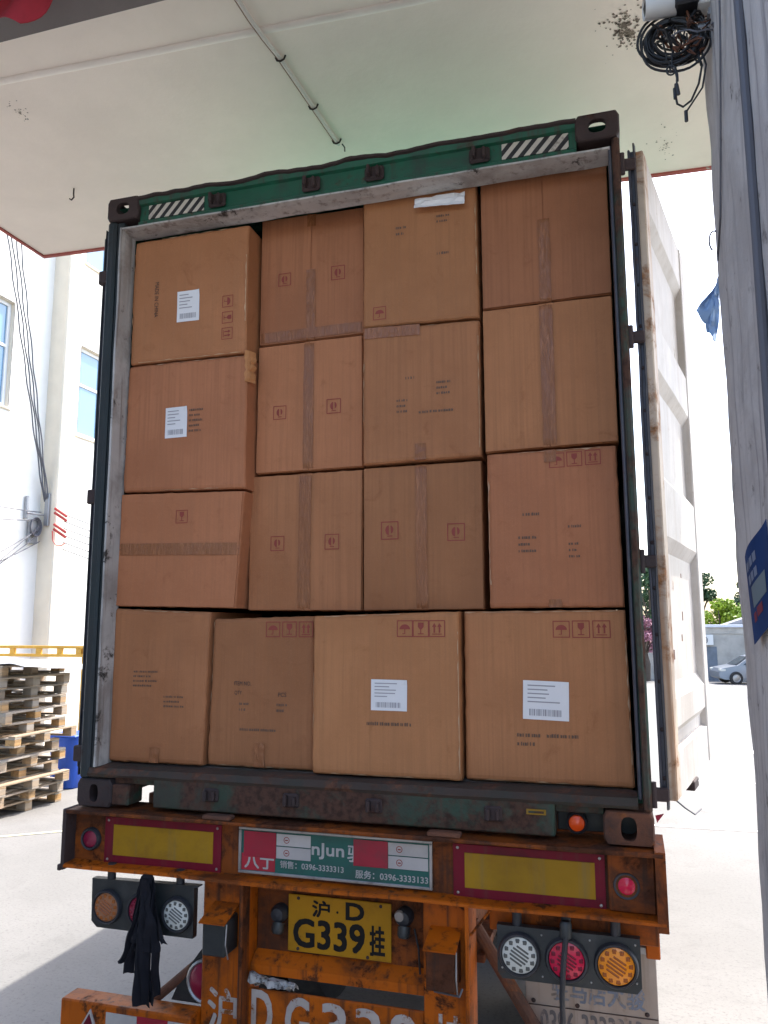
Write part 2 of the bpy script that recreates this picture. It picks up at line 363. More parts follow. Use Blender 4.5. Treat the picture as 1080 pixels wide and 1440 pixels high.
def lin(a, b, n): return [a+(b-a)*i/(n-1) for i in range(n)]
def copy_tree(o, parent=None):
    c = o.copy(); COL.objects.link(c); c.parent = parent
    for ch in o.children: copy_tree(ch, c)
    return c
def nz(x, y, z, s=1.0): return noise.noise(Vector((x*s, y*s, z*s)))

def text_geo(body):
    c = bpy.data.curves.new('lettering', 'FONT'); c.body = body; c.resolution_u = 3
    o = bpy.data.objects.new('lettering', c); COL.objects.link(o)
    me = bpy.data.meshes.new_from_object(o.evaluated_get(bpy.context.evaluated_depsgraph_get()))
    vs = [(v.co.x, v.co.y) for v in me.vertices]; fs = [tuple(p.vertices) for p in me.polygons]
    bpy.data.objects.remove(o); bpy.data.curves.remove(c); bpy.data.meshes.remove(me)
    x0 = min(v[0] for v in vs); x1 = max(v[0] for v in vs); y0 = min(v[1] for v in vs); y1 = max(v[1] for v in vs)
    return [((a-x0)/(x1-x0), (b-y0)/(y1-y0)) for a, b in vs], fs
def lettering(body, mat, parent, x0, x1, z0, z1, y, rot=0, bold=0, fn=None, name='lettering', **props):
    """flat lettering fitted to a rectangle of an XZ plane facing -Y; rot=-1 reads downwards"""
    vs, fs = text_geo(body); m = MB()
    offs = [(0, 0)] if not bold else [(0, 0), (bold, 0), (0, bold), (bold, bold), (bold/2, bold/2)]
    for k, (ox, oz) in enumerate(offs):
        P = []
        for a, b in vs:
            if rot == -1: a, b = b, 1-a
            x = x0+(x1-x0)*a+ox; z = z0+(z1-z0)*b+oz
            yy = fn(x, z) if fn else y
            P.append((x, yy-.00015*k, z))
        m.add(P, fs)
    return m.build(name, mat, parent, **props)

# ================================================================== SETTING
def gz(y): return 0 if y < 8 else -(y-8)*.02
g = MB(); ys = [-40, -6, 0, 8, 20, 40, 60, 120, 400, 1500]; xs = [-1500, -60, -10, 0, 10, 60, 1500]
g.sheet(lambda u, v: (u, v, max(gz(v), -1.1)), xs, ys)
structure(g.build('ground', 'ground'))
def line(x0, y0, x1, y1, wd, mat, nm='road_marking'):
    d = Vector((x1-x0, y1-y0, 0)); n = Vector((-d.y, d.x, 0)).normalized()*wd/2
    k = max(2, int(d.length/2)+1)
    m = MB().sheet(lambda u, v: (x0+d.x*u-n.x*v, y0+d.y*u-n.y*v, gz(y0+d.y*u)+.005), lin(0, 1, k), (1, -1))
    return structure(m.build(nm, mat))
line(1.5, 6.98, 5.8, 7.1, .07, 'road_white'); line(4.62, 17.6, 4.85, 13.4, .10, 'road_white'); line(3.62, 4.85, 6.2, 4.8, .06, 'road_white')
line(-7.0, 2.5, -1.2, 6.9, .06, 'road_yellow'); line(3.4, 10.2, 5.8, 10.3, .05, 'road_white')

# ---- loading bay: canopy, lintel, piers, dock
cp = thing('entrance_canopy', 'off-white plastered concrete canopy with thin red edge above the truck', 'canopy', (1.6, .6, 5.3))
ZC = 5.3
def cy(x): return 1.83+.042*(x+1.967)
m = MB(); m.prism([(-1.967, -.74), (6.4, -.74), (6.4, cy(6.4)), (-1.967, cy(-1.967))], lambda a, b: (a, b, ZC), lambda a, b: (a, b, ZC+.2))
m.build('slab', 'plaster', cp)
m = MB(); m.sheet(lambda u, v: (-1.967+8.36*u, .0+.016*nz(u*9, 0, 3)+.024*math.cos(v)+.36*u, ZC-.013*math.sin(v)-.0006), lin(0, 1, 70), lin(math.pi, 0, 7))
m.build('plaster_ridge', 'ridge', cp, smooth=True)
m = MB(); e = .026
m.prism([(-1.975, -.74), (-1.975+e, -.74), (-1.975+e, cy(-1.967)-e), (6.4, cy(6.4)-e), (6.4, cy(6.4)+.008), (-1.975, cy(-1.967)+.008)], lambda a, b: (a, b, ZC-.011), lambda a, b: (a, b, ZC+.06))
m.build('drip_edge', 'red_edge', cp)
for (x, y, r_x, r_y, sd) in ((2.50, .60, .10, .17, 1), (2.53, .66, .05, .10, 5), (2.76, 1.7, .10, .25, 2), (-.86, .30, .05, .12, 3), (2.35, .12, .14, .10, 4)):
    random.seed(sd); sp = MB()
    for k in range(150 if sd in (1, 5) else 40):
        a = random.uniform(0, 6.28); q_ = abs(random.gauss(0, .55)); px, py = x+r_x*q_*math.cos(a), y+r_y*q_*math.sin(a); rr = random.uniform(.0015, .0065)*(1.5 if sd in (1, 5) else 1)
        sp.add([(px+rr*random.uniform(.4, 1.3)*math.cos(t_), py+rr*random.uniform(.4, 1.3)*math.sin(t_), ZC-.0012-.00002*k) for t_ in lin(5.6, 0, 8)], [tuple(range(8))])
    sp.build('mould_specks', 'mould', cp, kind='stuff')
hx, hy = -1.082, 1.058
m = MB().tube([(hx, hy, ZC+.01), (hx, hy, ZC-.04), (hx+.004, hy, ZC-.065), (hx-.014, hy, ZC-.082), (hx-.03, hy, ZC-.07)], .005)
tag(m.build('ceiling_hook', 'dark_rust'), 'small rusty hook in the canopy soffit left of the container', 'hook')
cd_ = thing('ceiling_conduit', 'thin pale conduit pipe clipped across the canopy soffit', 'conduit', (.8, .4, ZC-.01))
def cx_(y): return .745+(y+.087)*.084-max(0, y-.3)*.025
ys_ = [-.735, -.4, -.1, .02, .09, .16, .312, .6, .85, 1.094]
dp = lambda y: .024 if -.05 < y < .2 else .012
MB().tube([(cx_(y), y, ZC-dp(y)) for y in ys_], .0105).build('pipe', 'cable_white', cd_)
MB().tube([(cx_(y)-.021, y, ZC-dp(y)+.006) for y in ys_], .003).build('cable', 'cable_brown', cd_)
for yy in (.312, .72, 1.06):
    xx = cx_(yy)
    MB().tube([(xx-.028, yy, ZC), (xx-.020, yy, ZC-.020), (xx, yy, ZC-.028), (xx+.020, yy, ZC-.020), (xx+.028, yy, ZC)], .005).build('pipe_clip', 'dark_rust', cd_)
MB().tube([(.845, 1.094, ZC-.012), (.853, 1.12, ZC-.02), (.853, 1.125, ZC-.045)], .004).build('loose_wire', 'cable_black', cd_)
bay = thing('loading_bay', 'grey plastered loading bay lintel and concrete dock facing the truck', 'building', (1.5, -3, 0))
box('lintel', 'grey_plaster', bay, -5, 6.5, -1.35, -.745, 4.715, 5.6, bev=.012)
box('dock', 'dock', bay, -5, 6.5, -6, -.62, 0, .72, bev=.02)
box('side_wall', 'grey_plaster', bay, -1.55, -1.25, -5.6, -.75, .718, 4.714)  # unseen wall added to block light reaching the cartons from the left
box('light_block_back_wall', 'grey_plaster', bay, -1.55, 1.6, -5.9, -5.602, .718, 4.714)  # unseen wall added to block light from behind, leaving the right side open
for px, py in ((6.2, -1.05),): box('column', 'column', bay, px-.25, px+.25, py-.25, py+.25, .718, 4.714, bev=.02)
# right pier, uneven plaster
pr = thing('concrete_pier', 'stained pale plaster pier with blue poster and cables beside the loading bay', 'pier', (3.0, -.9, 0))
X0, X1, Y0, Y1 = 2.70, 3.30, -1.45, -.52
def pier_pt(s, z):
    # s runs round the pier: left face far->near, then front
    L1, L2 = Y1-Y0, X1-X0
    n_ = .012*nz(s*3, z*1.3, 1)+.006*nz(s*9, z*5, 2)
    if s <= L1: return (X0+n_+.012*(z < 0), Y1-s, z)
    return (X0+(s-L1), Y0+n_, z)
rings = lin(0, 5.295, 76); m = MB()
m.sheet(lambda s, z: pier_pt(s, z), [.0, .02]+lin(.06, .89, 20)+[.92, .93, .94]+lin(.97, 1.53, 8), rings)
m.sheet(lambda s, z: (X0+(X1-X0)*(1-s)+(.012*nz(0, z*1.3, 1)+.006*nz(0, z*5, 2) if s == 1 else 0), Y1, z), (0, 1), rings)
m.sheet(lambda s, z: (X1, Y0+(Y1-Y0)*s+(.012*nz(1.53*3, z*1.3, 1)+.006*nz(1.53*9, z*5, 2) if s == 0 else 0), z), (0, 1), rings)
m.build('shaft', 'column', pr)
print('setting ok')

# ================================================================== CONTAINER
ZB = 1.55; CW = 2.438; CH = 2.896; CT = ZB+CH
ct = thing('shipping_container', 'open green high cube shipping container packed with cartons on the trailer', 'container', (CW/2, 6, ZB))
def casting(x0, z0, nm, mat, hole, top=False):
    # block with an oval hole through the rear face
    w_, h_, d_ = .178, .118, .16; cx, cz = x0+w_/2, z0+h_/2; m = MB(); n = 24
    ox, oz = hole
    rect = []
    for i in range(n):
        a = 2*math.pi*(i+.5)/n; ca, sa = math.cos(a), math.sin(a); k = min((w_/2)/max(abs(ca), 1e-6), (h_/2)/max(abs(sa), 1e-6)); rect.append((cx+ca*k, cz+sa*k))
    oval = [(cx+ox*math.copysign(abs(math.cos(2*math.pi*(i+.5)/n))**.7, math.cos(2*math.pi*(i+.5)/n)), cz+oz*math.copysign(abs(math.sin(2*math.pi*(i+.5)/n))**.8, math.sin(2*math.pi*(i+.5)/n))) for i in range(n)]
    b = .008; sh = lambda p, k: (cx+(p[0]-cx)*k, cz+(p[1]-cz)*k)
    rows = [[(p[0], .16, p[1]) for p in rect], [(p[0], b, p[1]) for p in rect], [(sh(p, .93)[0], 0, sh(p, .93)[1]) for p in rect],
            [(p[0], 0.001, p[1]) for p in oval], [(p[0], .028, p[1]) for p in oval], [(sh(p, 1.25)[0], .03, sh(p, 1.25)[1]) for p in oval], [(sh(p, 1.25)[0], .15, sh(p, 1.25)[1]) for p in oval]]
    vs = [p for r in rows for p in r]
    fs = [(j*n+i, j*n+(i+1) % n, (j+1)*n+(i+1) % n, (j+1)*n+i) for j in range(len(rows)-1) for i in range(n)]
    if top:
        rows = rows[:5]; vs = [p for r in rows for p in r]
        fs = [(j*n+i, j*n+(i+1) % n, (j+1)*n+(i+1) % n, (j+1)*n+i) for j in range(4) for i in range(n) if not (j == 0 and 55 < 360*(i+1)/n < 125)]
    o = m.add(vs, fs).build(nm, mat, ct)
    MB().box(cx-.08, cx+.08, .148, .155, cz-.052, cz+(.0 if top else .052), .001).build('hole_shade_plate', 'black_metal', o)  # black plate added so the casting hole looks filled with shade
    return o
casting(0-.003, ZB, 'corner_casting', 'dark_rust', (.022, .038)); casting(CW-.175, ZB, 'corner_casting', 'rust', (.028, .042))
casting(0-.003, CT-.118, 'corner_casting', 'dark_rust', (.036, .030), True); casting(CW-.175, CT-.118, 'corner_casting', 'dark_rust', (.036, .030), True)
# posts
m = MB().box(0, .05, .004, .055, ZB+.115, CT-.116, .012); m.box(.045, .086, .022, .06, ZB+.12, CT-.12, .006); m.build('corner_post', 'dark_green', ct)
m = MB().sheet(lambda u, v: (.0875+.004*nz(u*30, v*4, 5), .0+.118*u, v), lin(0, 1, 5), lin(ZB+.17, CT-.160, 40), (-.010, 0, 0)); m.build('post_reveal', 'dirty_white', ct)
m = MB().box(CW-.032, CW, .004, .06, ZB+.115, CT-.116, .01); m.build('corner_post', 'green_rusty', ct)
m = MB().box(CW-.047, CW-.034, .012, .12, ZB+.16, CT-.15, .004); m.build('post_gasket', 'blue_rubber', ct)
m = MB().box(CW-.030, CW-.008, -.008, .003, ZB+.13, ZB+1.15, .004); m.build('hinge_strip', 'green_rusty', ct)
# header
m = MB()
def hdr(u, v):
    # u along x, v profile index
    x = .172+(CW-.344)*u; dz = .010*nz(x*4.2, 0, 7)+.005*nz(x*13, 0, 2)
    prof = [(.050, 4.283), (.012, 4.289), (.012, 4.305), (.026, 4.315), (.026, 4.392), (.010, 4.398+dz*.4), (.006, 4.425+dz), (.05, 4.432+dz)]
    y, z = prof[int(v)]; return (x, y, z)
m.sheet(hdr, lin(0, 1, 60), range(8)); m.build('header_beam', 'green', ct)
m = MB().sheet(lambda u, v: (.085+(CW-.125)*u, .002+.120*v, 4.277-.003*v+.005*nz(u*12, v*2, 8)), lin(0, 1, 50), lin(1, 0, 5), (0, 0, .008)); m.build('header_reveal', 'dirty_white', ct)
m = MB()
def lip(u, v):
    x = .17+(CW-.34)*u; return (x, [.02, -.006, -.006, .03][int(v)], [4.418, 4.424, 4.436, 4.442][int(v)]+.012*nz(x*5, 1, 2)+.006*nz(x*17, 0, 4)-.002)
m.sheet(lip, lin(0, 1, 90), range(4)); m.build('header_lip', 'dark_rust', ct)
box('stripe_decal', stripes_mat('cream_and_black_stripes', (.55, .50, .42), (.02, .018, .018), 26, -.72), ct, .222, .525, .0215, .0255, 4.318, 4.390, bev=.001)
box('stripe_decal', bpy.data.materials['cream_and_black_stripes'], ct, 1.955, 2.235, .0215, .0255, 4.318, 4.390, bev=.001)
for x in (.60, 1.08, 1.385, 1.86):
    m = MB(); m.box(x-.045, x+.045, .004, .026, 4.318, 4.385, .012); m.box(x-.028, x-.012, -.03, .01, 4.33, 4.378, .006); m.box(x+.014, x+.03, -.026, .01, 4.322, 4.37, .006)
    m.build('cam_keeper', 'dark_rust', ct)
# sill, with pockets at both ends
m = MB()
m.box(.382, 2.09, .006, .12, ZB+.012, ZB+.135, .006); m.box(.172, .384, .03, .12, ZB+.10, ZB+.135, .004); m.box(2.088, CW-.172, .03, .12, ZB+.098, ZB+.135, .004)
m.box(.172, .258, .010, .12, ZB+.012, ZB+.099, .005); m.build('door_sill', 'green_rusty', ct)
m = MB(); m.sheet(lambda u, v: (.05+(CW-.10)*u, [.006, -.004, .012, .09, .125][int(v)], [ZB+.128, ZB+.142, ZB+.166, ZB+.172, ZB+.172][int(v)]+.004*nz(u*18, v, 4)), lin(0, 1, 60), range(5))
m.build('sill_cap', 'sill_rust', ct)
for x in (.665, 1.03, 1.385, 1.86):
    m = MB(); m.box(x-.035, x+.035, -.006, .01, ZB+.055, ZB+.11, .008); m.box(x-.026, x-.010, -.030, .0, ZB+.06, ZB+.105, .005); m.box(x+.012, x+.026, -.026, .0, ZB+.062, ZB+.10, .005)
    m.build('cam_keeper', 'dark_rust', ct)
for x0, x1 in ((2.088, CW-.174),): box('pocket_back', 'black_metal', ct, x0, x1, .155, .165, ZB+.004, ZB+.13)
m = MB().box(1.985, 2.058, .001, .006, ZB+.088, ZB+.108, .001); tg = m.build('data_plate', 'refl_yellow', ct)
MB().box(1.993, 2.050, -.0004, .0012, ZB+.094, ZB+.102, .0004).build('plate_print', 'green_rusty', tg)
# shell
def corr(name, x, sgn):
    pts = []; y = .06
    while y < 12.1:
        pts += [(x, y), (x, y+.07), (x+sgn*.036, y+.14), (x+sgn*.036, y+.21)]; y += .278
    m = MB(); m.sheet(lambda i, z: (pts[int(i)][0], pts[int(i)][1], z), range(len(pts)) if sgn > 0 else range(len(pts)-1, -1, -1), (ZB+.14, CT-.07)); m.build(name, 'green', ct)
corr('side_wall', .004, 1); corr('side_wall', CW-.004, -1)
m = MB(); m.box(0, .06, .162, 12.19, ZB+.0, ZB+.15, .004); m.box(CW-.06, CW, .162, 12.19, ZB, ZB+.15, .004); m.build('bottom_rail', 'green', ct)
m = MB(); m.box(0, .05, .162, 12.19, CT-.08, CT-.005, .004); m.box(CW-.05, CW, .162, 12.19, CT-.08, CT-.005, .004); m.build('top_rail', 'green', ct)
m = MB(); pts = []
y = .05
while y < 12.1: pts += [(y, 0), (y+.08, 0), (y+.1, .018), (y+.18, .018)]; y += .2
m.sheet(lambda u, i: (.03+(CW-.06)*u, pts[int(i)][0], CT-.03+pts[int(i)][1]), (0, 1), range(len(pts))); m.build('roof', 'roof_green', ct)
box('floor', 'wood', ct, .062, CW-.062, .13, 12.1, ZB+.14, ZB+.1685)
box('front_wall', 'green', ct, .05, CW-.05, 12.1, 12.18, ZB, CT-.08)

# ---- doors
def door(side):
    if side > 0: p0 = Vector((2.524, .05, 0)); p1 = Vector((2.765, 1.135, 0)); T = .054
    else: p0 = Vector((-.048, .055, 0)); p1 = Vector((-.066, 1.155, 0)); T = .034
    t = (p1-p0).normalized(); n = Vector((t.y, -t.x, 0)) if side > 0 else Vector((-t.y, t.x, 0))
    P = lambda s, w_, z: tuple(p0+t*s+n*w_+Vector((0, 0, z)))
    wm, em = ('door_white', 'door_edge') if side > 0 else ('dark_green', 'dark_green')
    zb, zt, wd = ZB+.155, CT-.170, 1.10
    d = MB()
    prof = [(4.276, 0), (4.06, 0), (4.005, -.045), (3.62, -.045), (3.575, 0), (3.375, 0), (3.325, -.045), (2.96, -.045), (2.915, 0), (2.69, 0), (2.635, -.045),
            (2.115, -.045), (2.06, -.0), (1.955, -.002), (1.92, -.04), (1.872, -.042), (1.865, 0), (zb, 0)]
    prof = prof[::-1]
    if side > 0: d.sheet(lambda s, i: P(s, prof[int(i)][1]*.68+(.0025*nz(s*5, i*1.7, 3) if .1 < s < .96 else 0), prof[int(i)][0]), [.085]+lin(.12, .94, 7)+[.975], range(len(prof)))
    else: d.sheet(lambda s, i: P(s, prof[int(i)][1]*.4, prof[int(i)][0]), (.97, .085), range(len(prof)))
    pan = d.build('door', wm, ct)
    pan['label'] = 'white inner face of the right door swung open' if side > 0 else 'left door folded back along the side'
    xf = lambda v: Vector(P(v.x, v.y, v.z))
    if side < 0: xf = lambda v: Vector(P(v.x, v.y, v.z))
    def bx(nm, mat, *a, bev=.005): return MB().box(*a, bev=bev, xf=xf).build(nm, mat, pan)
    bx('hinge_stile', em, -.0, .088, -T, .004, zb, zt); bx('closing_stile', wm, .972, wd, -T+.003, .005, zb, zt)
    bx('edge_plate', 'blue_rubber', -.007, .0, -T, -T*.45, zb, zt, bev=.002)
    bx('door_back', 'green', .088, .972, -T-.004, -T+.004, zb, zt)
    # gasket: wavy rubber fins down the hinge edge
    for k, (w0, w1, s0) in enumerate(((-T, -T*.82, -.018), (-T*.62, -T*.48, -.013))):
        g_ = MB(); g_.sheet(lambda w_, z: P(s0-.006*math.sin(math.pi*(w_-w0)/(w1-w0))+.003*nz(z*6, k, 2), w_+.004*nz(z*4, k*3, 5), z), lin(w0, w1, 4), lin(zb-.03 if k == 1 else zb, zt+(.03 if k == 1 else 0), 50), tuple(t*(.012-s0)))
        g_.build('gasket', 'blue_rubber' if k != 1 else 'rubber', pan)
    for z in lin(zb+.08, zt-.06, 15):
        MB().lathe(P(-.0065, -T*.70, z), tuple(-t), [(.0085, 0), (.0075, .003), (.004, .0055), (0, .006)], 10).build('rivet', 'dark_rust', pan)
    if side > 0:
        for z in (ZB+.18, ZB+1.03, ZB+1.92, ZB+2.66):
            h_ = MB(); a = Vector(P(.02, -.03, z)); b = Vector((CW-.004, .02, z)); h_.box(b.x, a.x, .022, .045, z-.024, z+.024, .005); h_.cyl((b.x+.010, .022, z-.045), (0, 0, 1), .011, .09, 12); h_.build('hinge', 'dark_rust', pan)
        k = MB(); k.box(.40, .52, -.10, .01, zb-.035, zb+.004, .004, xf=xf); k.build('door_catch', 'dark_rust', pan)
        k = MB(); k.tube([P(.03, -.01, zb+.0), P(.05, .02, zb-.03), P(.10, .045, zb-.06), P(.16, .06, zb-.05)], .003); k.build('wire_tie', 'cable_grey', pan)
        for (s0, s1, z0, z1) in ((.30, .335, 2.20, 2.24), (.60, .62, 2.36, 2.40), (.62, .635, 2.55, 2.57), (.55, .57, 2.27, 2.30)):
            bx('paint_chip', 'rust', s0, s1, -.033, -.029, z0, z1, bev=.001)
    else:
        for z in (ZB+.22, ZB+1.4, ZB+2.5):
            h_ = MB(); h_.box(-.05, .002, .02, .05, z-.035, z+.035, .006); h_.build('hinge', 'dark_rust', pan)
    return pan
door(1); door(-1)
print('container ok')

# ================================================================== CARTONS
GRID = [0, .010, .03]+[.03+.94*i/18 for i in range(1, 18)]+[.97, .990, 1]
def icon(m, kind, x, z, s, fn, rot=0):
    """red handling mark: square outline and pictogram, s = side"""
    def T(a, b):
        c_, s_ = math.cos(rot), math.sin(rot); a, b = a-.5, b-.5; a, b = a*c_-b*s_, a*s_+b*c_
        X, Z = x+a*s, z+b*s; return (X, fn(X, Z), Z)
    def poly(pts): m.add([T(*p) for p in pts], [tuple(range(len(pts)))])
    tk = .055
    for q_ in ([(0, 0), (1, 0), (1, tk), (0, tk)], [(0, 1-tk), (1, 1-tk), (1, 1), (0, 1)], [(0, tk), (tk, tk), (tk, 1-tk), (0, 1-tk)], [(1-tk, tk), (1, tk), (1, 1-tk), (1-tk, 1-tk)]): poly(q_)
    if kind == 'umbrella':
        poly([(.5+.34*math.cos(a), .46+.30*math.sin(a)) for a in lin(0, math.pi, 9)]); poly([(.47, .22), (.53, .22), (.53, .459), (.47, .459)]); poly([(.34, .18), (.53, .18), (.53, .219), (.34, .219)])
    elif kind == 'glass':
        poly([(.44, .46), (.56, .46), (.68, .60), (.68, .86), (.32, .86), (.32, .60)]); poly([(.47, .22), (.53, .22), (.53, .459), (.47, .459)]); poly([(.32, .16), (.68, .16), (.68, .219), (.32, .219)])
    elif kind == 'arrows':
        for cx in (.34, .66):
            poly([(cx-.05, .26), (cx+.05, .26), (cx+.05, .60), (cx-.05, .60)]); poly([(cx-.14, .601), (cx+.14, .601), (cx, .84)])
        poly([(.2, .15), (.8, .15), (.8, .20), (.2, .20)])
    else:
        poly([(.45+.20*math.cos(a), .52+.27*math.sin(a)) for a in lin(math.pi*.5, math.pi*1.5, 9)]); poly([(.55+.16*math.cos(a), .55+.22*math.sin(a)) for a in lin(-math.pi*.45, math.pi*.5, 7)]); poly([(.35, .17), (.66, .17), (.66, .22), (.35, .22)])

def carton(label, q, y, depth=.55, mat='card', flaps=None, seed=0, bulge=.006, yt=0):
    """q: TL, TR, BR, BL as (x,z); flaps: 'v' vertical or 'h' horizontal seam"""
    TL, TR, BR, BL = [Vector((a, 0, b)) for a, b in q]
    ins = .0035
    cen = (TL+TR+BR+BL)/4
    TL, TR, BR, BL = [p+(cen-p).normalized()*ins for p in (TL, TR, BR, BL)]
    def XZ(u, v): return (BL*(1-u)+BR*u)*(1-v)+(TL*(1-u)+TR*u)*v
    back = .004 if flaps else 0
    def edge(a):
        e = min(a, 1-a); return .010 if e <= 0 else (.003 if e < .02 else 0)
    def yf(u, v):
        u = min(max(u, 0), 1); v = min(max(v, 0), 1)
        return y-bulge*16*u*(1-u)*v*(1-v)*.25-.005*nz(u*2.6+seed, v*2.6, seed)-.0022*nz(u*6, v*6+seed, seed*3)+yt*(v-.5)
    def face(u, v):
        p = XZ(u, v); e = edge(u)+edge(v); k = .004 if min(u, 1-u, v, 1-v) < .02 else .0
        return Vector((p.x+k*nz(v*14, seed, 3)*(min(u, 1-u) < .02), yf(u, v)+back+e*(1-(.3*nz(u*9+seed, v*9, 1))), p.z+k*nz(u*14, seed, 7)*(min(v, 1-v) < .02)))
    m = MB(); m.sheet(face, GRID, GRID)
    N = len(GRID); idx = [i for i in range(N)] + [j*N+N-1 for j in range(1, N)] + [(N-1)*N+i for i in range(N-2, -1, -1)] + [j*N for j in range(N-2, 0, -1)]
    L = len(idx); base = len(m.v); m.v += [(m.v[i][0], y+depth, m.v[i][2]) for i in idx]
    m.f += [(idx[(i+1) % L], idx[i], base+i, base+(i+1) % L) for i in range(L)]; m.f.append(tuple(base+i for i in range(L)))
    rs_ = random.Random(seed*17+3); tone = (rs_.random(), rs_.random(), 0, 1)
    o = m.build('carton', mat); o.color = tone; tag(o, label, 'carton', 'cartons packed in the container')
    xl, xr = (TL.x+BL.x)/2, (TR.x+BR.x)/2; zb_, zt_ = (BL.z+BR.z)/2, (TL.z+TR.z)/2
    W_, H_ = xr-xl, zt_-zb_
    def uv(x, z):
        v = (z-zb_)/H_; u = (x-xl)/W_
        for _ in range(3):
            p = XZ(u, v); u += (x-p.x)/W_; v += (z-p.z)/H_
        return u, v
    fl = .0035 if flaps else 0
    def surf(x, z, off=.0012):
        u, v = uv(x, z); return yf(u, v)-off-(0 if flaps else 0)
    gp = .003/W_ if flaps == 'v' else .003/H_
    if flaps:
        for sd in (0, 1):
            a, b = ((.006, .5-gp) if sd == 0 else (.5+gp, .994))
            U = lin(a, b, 8); V = lin(.006, .994, 10)
            fn = (lambda u, v: (XZ(u, v).x+(.003*nz(v*5, seed+sd, 2) if abs(u-.5) < .02 else 0), yf(u, v)+.002*nz(u*4, v*4, seed+sd), XZ(u, v).z)) if flaps == 'v' else (lambda v, u: (XZ(v, u).x, yf(v, u)+.002*nz(u*4, v*4, seed+sd), XZ(v, u).z))
            f_ = MB(); f_.sheet(fn, U if flaps == 'v' else V, V if flaps == 'v' else U, (0, .0038, 0)); f_.build('flap', mat, o).color = tone
    # frayed pale paper along the fold edges
    random.seed(seed*13+1)
    for side_ in ('t', 'l', 'r', 'b'):
        if random.random() < (.8 if side_ == 't' else .45):
            a0 = random.uniform(0, .35); a1 = random.uniform(.6, 1.0); wv = random.uniform(.003, .006); fm = MB()
            def fe(u, v):
                k_ = wv*max(.1, .5+1.3*nz(u*16, seed, 5))
                if side_ == 't': q_ = XZ(u, 1); return (q_.x, yf(u, .99)+back+.0005-.002*v, q_.z-.003-k_*v)
                if side_ == 'b': q_ = XZ(u, 0); return (q_.x, yf(u, .01)+back+.0005-.002*(1-v), q_.z+.003+k_*(1-v))
                if side_ == 'l': q_ = XZ(0, u); return (q_.x+.003+k_*v, yf(.01, u)+back+.0005-.002*v, q_.z)
                q_ = XZ(1, u); return (q_.x-.003-k_*(1-v), yf(.99, u)+back+.0005-.002*(1-v), q_.z)
            us_ = lin(a0, a1, 40)
            fm.sheet(fe, us_ if side_ in 'bt' else us_, (1, 0) if side_ in 't' else ((1, 0) if side_ == 'b' else (0, 1)))
            fm.build('frayed_edge', 'card_fray', o).color = tone
    o_info = dict(o=o, XZ=XZ, uv=uv, surf=surf, yf=yf, q=(xl, xr, zb_, zt_), seed=seed, flaps=flaps)
    return o_info
def tape(c, u0=.5, wd=.055, horiz=False, v0=0.0, v1=1.0, name='tape'):
    m = MB(); xl, xr, zb_, zt_ = c['q']; XZ = c['XZ']; yf = c['yf']; sd = c['seed']
    off = .0042
    if not horiz:
        du = wd/(xr-xl)/2
        fn = lambda u, v: (XZ(u+.006*nz(v*4, sd, 3), v).x, yf(u, v)-off+.0034*nz(u*40, v*26, sd)+(.008 if v <= 0 or v >= 1 else 0), XZ(u, v).z)
        m.sheet(fn, lin(u0-du, u0+du, 6), lin(v0, v1, 34))
    else:
        dv = wd/(zt_-zb_)/2
        fn = lambda u, v: (XZ(u, v).x, yf(u, v)-off+.0026*nz(u*22, v*40, sd)+(.008 if u <= 0 or u >= 1 else 0), XZ(u, v).z)
        m.sheet(fn, lin(v0, v1, 34), lin(u0-dv, u0+dv, 6))
    return m.build(name, 'tape', c['o'], smooth=True)
def icons(c, lst, mat='red_ink'):
    for kind, x, z, s, *r in lst:
        m = MB(); icon(m, kind, x, z, s, lambda X, Z: c['surf'](X, Z, .0024), r[0] if r else 0); m.build('handling_mark', mat, c['o'])
def label(c, x0, x1, z0, z1, rot=.0):
    cx, cz = (x0+x1)/2, (z0+z1)/2
    def fn(u, v):
        a, b = x0+(x1-x0)*u-cx, z0+(z1-z0)*v-cz; X = cx+a*math.cos(rot)-b*math.sin(rot); Z = cz+a*math.sin(rot)+b*math.cos(rot)
        return (X, c['surf'](X, Z, .0028)-(.004 if (u > .9 and v > .9) else 0), Z)
    o = MB().sheet(fn, lin(0, 1, 7), lin(0, 1, 7)).build('paper_label', 'label', c['o'])
    random.seed(int(x0*1000)); m = MB()
    def bar(a0, a1, b0, b1):
        pts = [fn(a0, b0), fn(a1, b0), fn(a1, b1), fn(a0, b1)]; m.add([(p[0], p[1]-.001, p[2]) for p in pts], [(0, 1, 2, 3)])
    for k in range(5):
        b = .86-.105*k; bar(.10, .10+random.uniform(.35, .75), b, b+.03)
    a = .14
    while a < .82:
        w_ = random.choice((.012, .02, .03)); bar(a, a+w_, .10, .27); a += w_+random.choice((.014, .022))
    m.build('label_print', 'grey_ink', o)
def smudge(c, x, z, wd, n=3, h=.010, mat='faint_ink'):
    """blurred lines of print, no readable characters"""
    random.seed(int(x*977+z*331)); m = MB()
    for k in range(n):
        xx = x
        while xx < x+wd*(1-.25*(k % 2)):
            l = random.uniform(.003, .009)
            zz = z-k*h*2.1
            m.add([(a, c['surf'](a, b, .0022), b) for a, b in ((xx, zz), (xx+l, zz), (xx+l, zz+h*random.uniform(.6, 1)), (xx, zz+h*.8))], [(0, 1, 2, 3)])
            xx += l+random.choice((.0022, .0022, .003, .007))
    m.build('faded_print', mat, c['o'])
def words(c, body, x0, x1, z0, z1, mat='black_ink', rot=0):
    lettering(body, mat, c['o'], x0, x1, z0, z1, 0, rot, fn=lambda x, z: c['surf'](x, z, .0024), name='printed_words')

